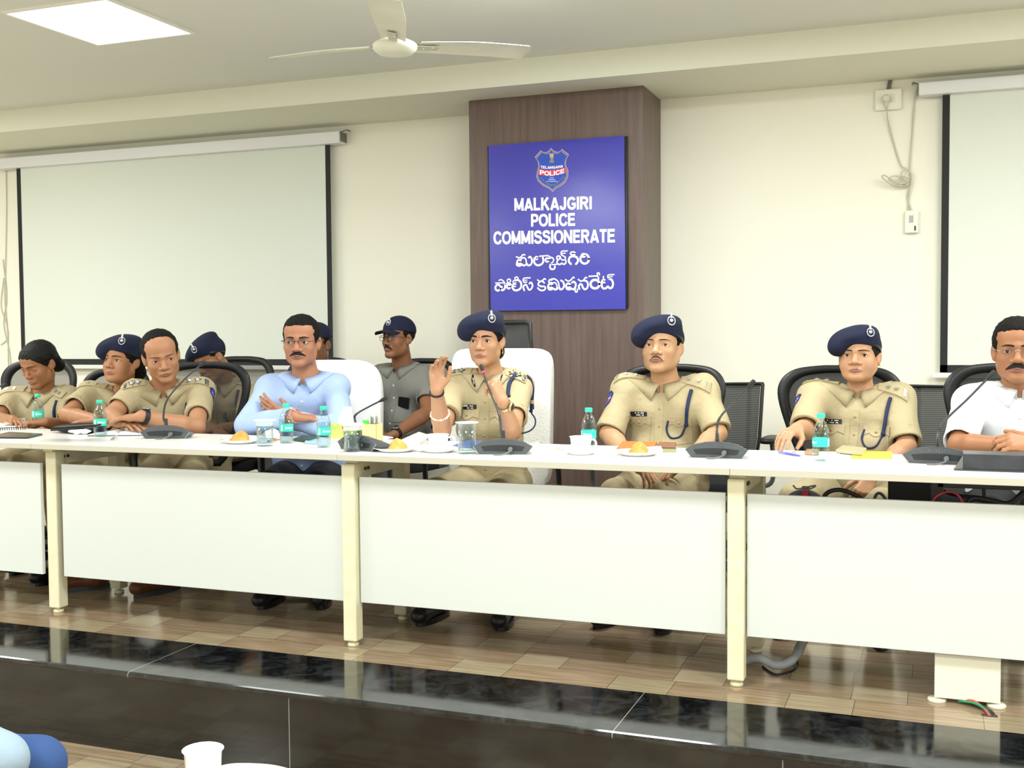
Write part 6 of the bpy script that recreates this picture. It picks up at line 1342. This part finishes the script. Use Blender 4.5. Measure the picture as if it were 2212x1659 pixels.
PP['p12'] = person('person in a light blue shirt and blue trousers cut off at the bottom left corner', '#a9765a',
    dict(pos=(-1.88, -1.95, .80), yaw=95, pitch=0), (-1.86, -1.86, .62), (95, 8, 0),
    (-1.84, -2.03, .575), (-1.84, -1.68, .575), P(2, 1640, -1.86), (-1.66, -1.62, .30), (-1.60, -1.98, .13), (-1.58, -1.70, .17),
    ((-.1, .5, -.8), (-1, 0, 0), REST, (-7, -2, 3, 9), None), ((-.1, -.5, -.8), (-1, 0, 0), REST, (-7, -2, 3, 9), None),
    shirt=mat('shirt_pale_blue', '#8b9fb0', .8, bump=(18, .3, .015)), sleeve='long', hair='short', face={}, trousers=mat('trousers_blue', '#2d4a7e', .85), epaul=False, seat_z=.155, hips=(-1.755, -1.84, .18))
office_chair(-1.80, -1.84, 95, 'round', 'dark chair of the person in the bottom left corner', top=1.0, wid=.46, fz=LOW_Z)
# ------------------------------------------------------------------ worn small things
def wristband(pp, side, t, r, m, name, w=.010, beads=0, face=None, face_m=None):
    a = PP[pp]['E'][side]; b_ = PP[pp]['W'][side]; c = b_+(a-b_)*t; d = unit(b_-a); u = unit(np.cross(d, [0.2, -1, .3])); v = np.cross(d, u); q = MB(); n = 28
    if beads:
        for k in range(beads): an = 2*math.pi*k/beads; q.sphere(tuple(c+r*(math.cos(an)*u+math.sin(an)*v)), .0042 if k % 3 else .0055, 8)
    else:
        V = []
        for k in range(n):
            an = 2*math.pi*k/n; e = math.cos(an)*u+math.sin(an)*v; V += [c+e*r-d*w, c+e*(r+.003)-d*w, c+e*(r+.003)+d*w, c+e*r+d*w]
        q.add(V, [(4*k+j, 4*k+(j+1) % 4, 4*((k+1) % n)+(j+1) % 4, 4*((k+1) % n)+j) for k in range(n) for j in range(4)], False)
    o = q.build(name, m, PP[pp]['root'])
    if face is not None:
        e = unit(np.array(face)-np.dot(face, d)*d); Mx = Matrix.Translation(tuple(c+e*(r+.002))) @ Vector(e).to_track_quat('Z', 'Y').to_matrix().to_4x4()
        MB().lathe([(.0, .0), (.0185, 0), (.0195, .004), (.0175, .0085), (.016, .009), (0, .009)], 26, Mx).build('watch_case', face_m, o); MB().lathe([(0, .0095), (.0155, .0095), (.0155, .009)], 24, Mx).build('watch_dial', mat('dial_dark', '#23252a', .15), o)
    return o
if 'p8' in PP:
    wristband('p8', 'R', .06, .0275, mat('thread_black', '#1c1a1c', .6), 'thread_bracelet', .004); wristband('p8', 'R', .60, .0385, mat('pearl', '#efe8d6', .3), 'pearl_bracelet', beads=26)
    wristband('p8', 'L', .10, .029, mat('watch_gold', '#cbb782', .28, .8), 'gold_watch', .006, face=(.9, -.3, 0), face_m=mat('watch_gold', '#cbb782'))
if 'p3' in PP: wristband('p3', 'L', .06, .031, mat('strap_black', '#1b1d20', .5), 'black_watch', .011, face=(-.25, -.35, .9), face_m=mat('watch_steel', '#8b9093', .25, .8))
if 'p7' in PP: wristband('p7', 'L', .05, .031, mat('strap_black', '#1b1d20', .5), 'black_watch', .010, face=(0, -.6, .8), face_m=mat('watch_steel', '#8b9093', .25, .8))
if 'p5' in PP: wristband('p5', 'R', -.06, .030, mat('thread_orange', '#e08a58', .6), 'orange_thread_band', .003)
if 'p7' in PP:
    T7 = PP['p7']['T']; q, n = cast(PP['p7']['st'], T7.p(.075, -.4, -.20), T7.d(0, 1, 0))
    sheet(PP['p7']['st'], T7, lambda u, v: (.075+(u-.5)*.11, -.205-.125*v), 6, 6, .004, 'pocket', MATS['shirt_grey'], PP['p7']['root'], edge=.004)
    q, n = cast(PP['p7']['st'], T7.p(.072, -.4, -.205), T7.d(0, 1, 0)); tag(MB().box((-.036, -.005, -.045), (.036, .005, .022), Matrix.Translation(tuple(q+np.array(T7.d(0, -1, 0))*.009)) @ Matrix.Rotation(math.radians(6), 4, 'Y')).build('phone', M_phone, origin=q, bevel=.004), 'black phone in the breast pocket of the man in grey', 'phone')
if 'p5' in PP:
    T5 = PP['p5']['T']; sheet(PP['p5']['st'], T5, lambda u, v: (.078+(u-.5)*.11, -.20-.12*v), 6, 6, .003, 'pocket', MATS['shirt_light_blue'], PP['p5']['root'], edge=.003)
    sheet(PP['p5']['st'], T5, lambda u, v: (.045+(u-.5)*.012, -.182-.010*v), 2, 2, .004, 'chest_emblem', mat('emblem_red_thread', '#c4505a', .7), PP['p5']['root'], edge=.003)

def on_shirt(pp, u, v, off=.006):
    d = CF+CR*(u-1106)/CAM_F+CU*(829.5-v)/CAM_F; d = d/np.linalg.norm(d); h = PP[pp]['st'].full.ray_cast(Vector(CAM_C), Vector(d), 12)
    return np.array(h[0])-d*off if h[0] is not None else P(u, v, .9)
if 'p8' in PP:
    r8 = PP['p8']['root']; q = MB(); q.tube(smoothpath([on_shirt('p8', *c) for c in ((1123, 809), (1111, 814), (1101, 827), (1098, 846), (1099, 858))], 5), .0095, 8)
    q.tube(smoothpath([on_shirt('p8', 1137, 812), P(1146, 822, .90), P(1150, 842, .90), P(1149, 866, .90)], 6), .0085, 8); q.tube([P(1149, 872, .90), P(1149, 884, .90)], [.010, .011], 8)
    q.tube(smoothpath([P(1149, 884, .90), P(1148, 892, .90), P(1156, 905, .88), P(1155, 920, .86), P(1142, 932, .84), P(1118, 938, .80)], 6), .0035, 7); q.sphere(P(1147, 888, .90), (.010, .010, .008), 8); q.build('lanyard', M_cord, r8)
    MB().tube([P(1149, 864, .90), P(1149, 873, .90)], .0095, 10).build('lanyard_keeper', M_khaki, r8)
# ------------------------------------------------------------------ clutter seen in the gap under the right table
def pipe(pts, r, col, name, label, cat, group=None):
    return tag(MB().tube(smoothpath(pts, 7), r, 7).build(name, mat('cable_'+col[1:], col, .5), origin=pts[0]), label, cat, group)
cu = empty('equipment_case', (.58, .38, .40), 'black electronic case mounted under the right table top', 'equipment')
MB().box((.50, .30, .40), (.66, .46, .7265)).build('case', mat('case_black', '#2b2d2f', .5), cu, bevel=.01)
MB().box((.60, .294, .565), (.63, .300, .59)).build('connector', mat('connector_white', '#d9dcdc', .4), cu)
mo = empty('monitor_arm', (1.1, .3, .66), 'black steel bracket bolted under the right end of the tables', 'bracket')
MB().box((.66, .12, .690), (1.45, .17, .7262)).build('bar', mat('bracket_black', '#1f2022', .4), mo, bevel=.002); MB().box((.64, .12, .55), (.68, .17, .7262)).build('plate', MATS['bracket_black'], mo, bevel=.002)
pipe([P(2010, 1110, .12), P(2018, 1078, .12), P(2045, 1063, .12), P(2070, 1070, .12), P(2085, 1100, .12)], .0035, '#c23a44', 'red_cable', 'red cable looping under the right table', 'cable')
pipe([P(2030, 1040, .2), P(2040, 1062, .2), P(2080, 1072, .16), P(2120, 1076, .14), P(2150, 1100, .12)], .006, '#1b1c1e', 'black_cable', 'black cable hanging behind the modesty panel, right of the red loop', 'cable', 'black cables under the right table')
pipe([P(2085, 1105, .12), P(2100, 1078, .12), P(2140, 1082, .12), P(2180, 1088, .12), P(2215, 1060, .14)], .010, '#17181a', 'black_cable', 'thick black cable curving up at the right picture edge', 'cable', 'black cables under the right table')
pipe([P(2122, 1040, .15), P(2126, 1068, .14), P(2124, 1110, .12)], .006, '#202224', 'black_cable', 'vertical black cable under the black steel box', 'cable', 'black cables under the right table')
pipe([P(1776, 1110, .12), P(1782, 1070, .12), P(1810, 1058, .12), P(1845, 1068, .12), P(1875, 1090, .12), P(1890, 1120, .12)], .0075, '#1a1b1d', 'black_cable', 'black cable arching in front of the seated woman\'s lap', 'cable', 'black cables under the right table')
pipe([P(1880, 1110, .12), P(1892, 1070, .12), P(1905, 1068, .12), P(1920, 1090, .12)], .005, '#3a3d3c', 'black_cable', 'thin dark cable right of the woman\'s lowered hand', 'cable', 'black cables under the right table')
co = empty('cable_coil', P(1738, 1090, .12), 'coil of grey cable tied with red tape hanging under the right table', 'cable coil'); q = MB(); c = P(1738, 1092, .12)
for k in range(6): rr = .068-.006*k; q.tube([(c[0]+rr*math.cos(t), c[1]+.004*k, c[2]-.006+rr*.85*math.sin(t)) for t in [2*math.pi*i/36 for i in range(37)]], .0036, 6, cap=False)
q.tube(smoothpath([P(1713, 1048, .11), P(1722, 1056, .11), P(1745, 1052, .11), P(1762, 1049, .11), P(1750, 1056, .11), P(1725, 1060, .11)], 5), .003, 6)
q.build('coil', mat('cable_grey_dark', '#6f7474', .5), co); MB().box((c[0]-.010, c[1]-.008, c[2]+.03), (c[0]+.014, c[1]+.026, c[2]+.063)).build('red_tape', mat('tape_red', '#b0283a', .5), co, bevel=.002)

# ------------------------------------------------------------------ the near row: table corner, cup, chair and a sleeve
FZ0 = LOW_Z+.75
def PF(u, v): return PZ(u, v, FZ0)
ft = empty('table', PF(550, 1700), 'rounded cream table corner in the near row at the bottom edge', 'table'); pts = [PF(*p)[:2] for p in smoothpath([(455, 1668, 0), (470, 1655, 0), (490, 1649, 0), (520, 1646.5, 0), (570, 1648, 0), (605, 1653, 0), (640, 1664, 0), (690, 1690, 0)], 4) for p in [p[:2]]]
pa, pb = PF(860, 1900), PF(330, 1900); q = MB(); q.prism([(p[0], p[1]) for p in pts][::-1]+[(pb[0], pb[1]), (pa[0], pa[1])][::1], FZ0-.025, FZ0)
q.build('table_top', mat('near_table_cream', '#e9dfc0', .4), ft, bevel=.004); c_ = (pa+pb)/2; MB().box((c_[0]-.03, c_[1]-.03, LOW_Z), (c_[0]+.03, c_[1]+.03, FZ0-.025)).build('leg', M_steel, ft)
p = PF(440, 1703); cup(np.array([p[0], p[1], FZ0]), 'large white cup in the near row at the bottom edge', -.5, .066, .0315)
sl = 1
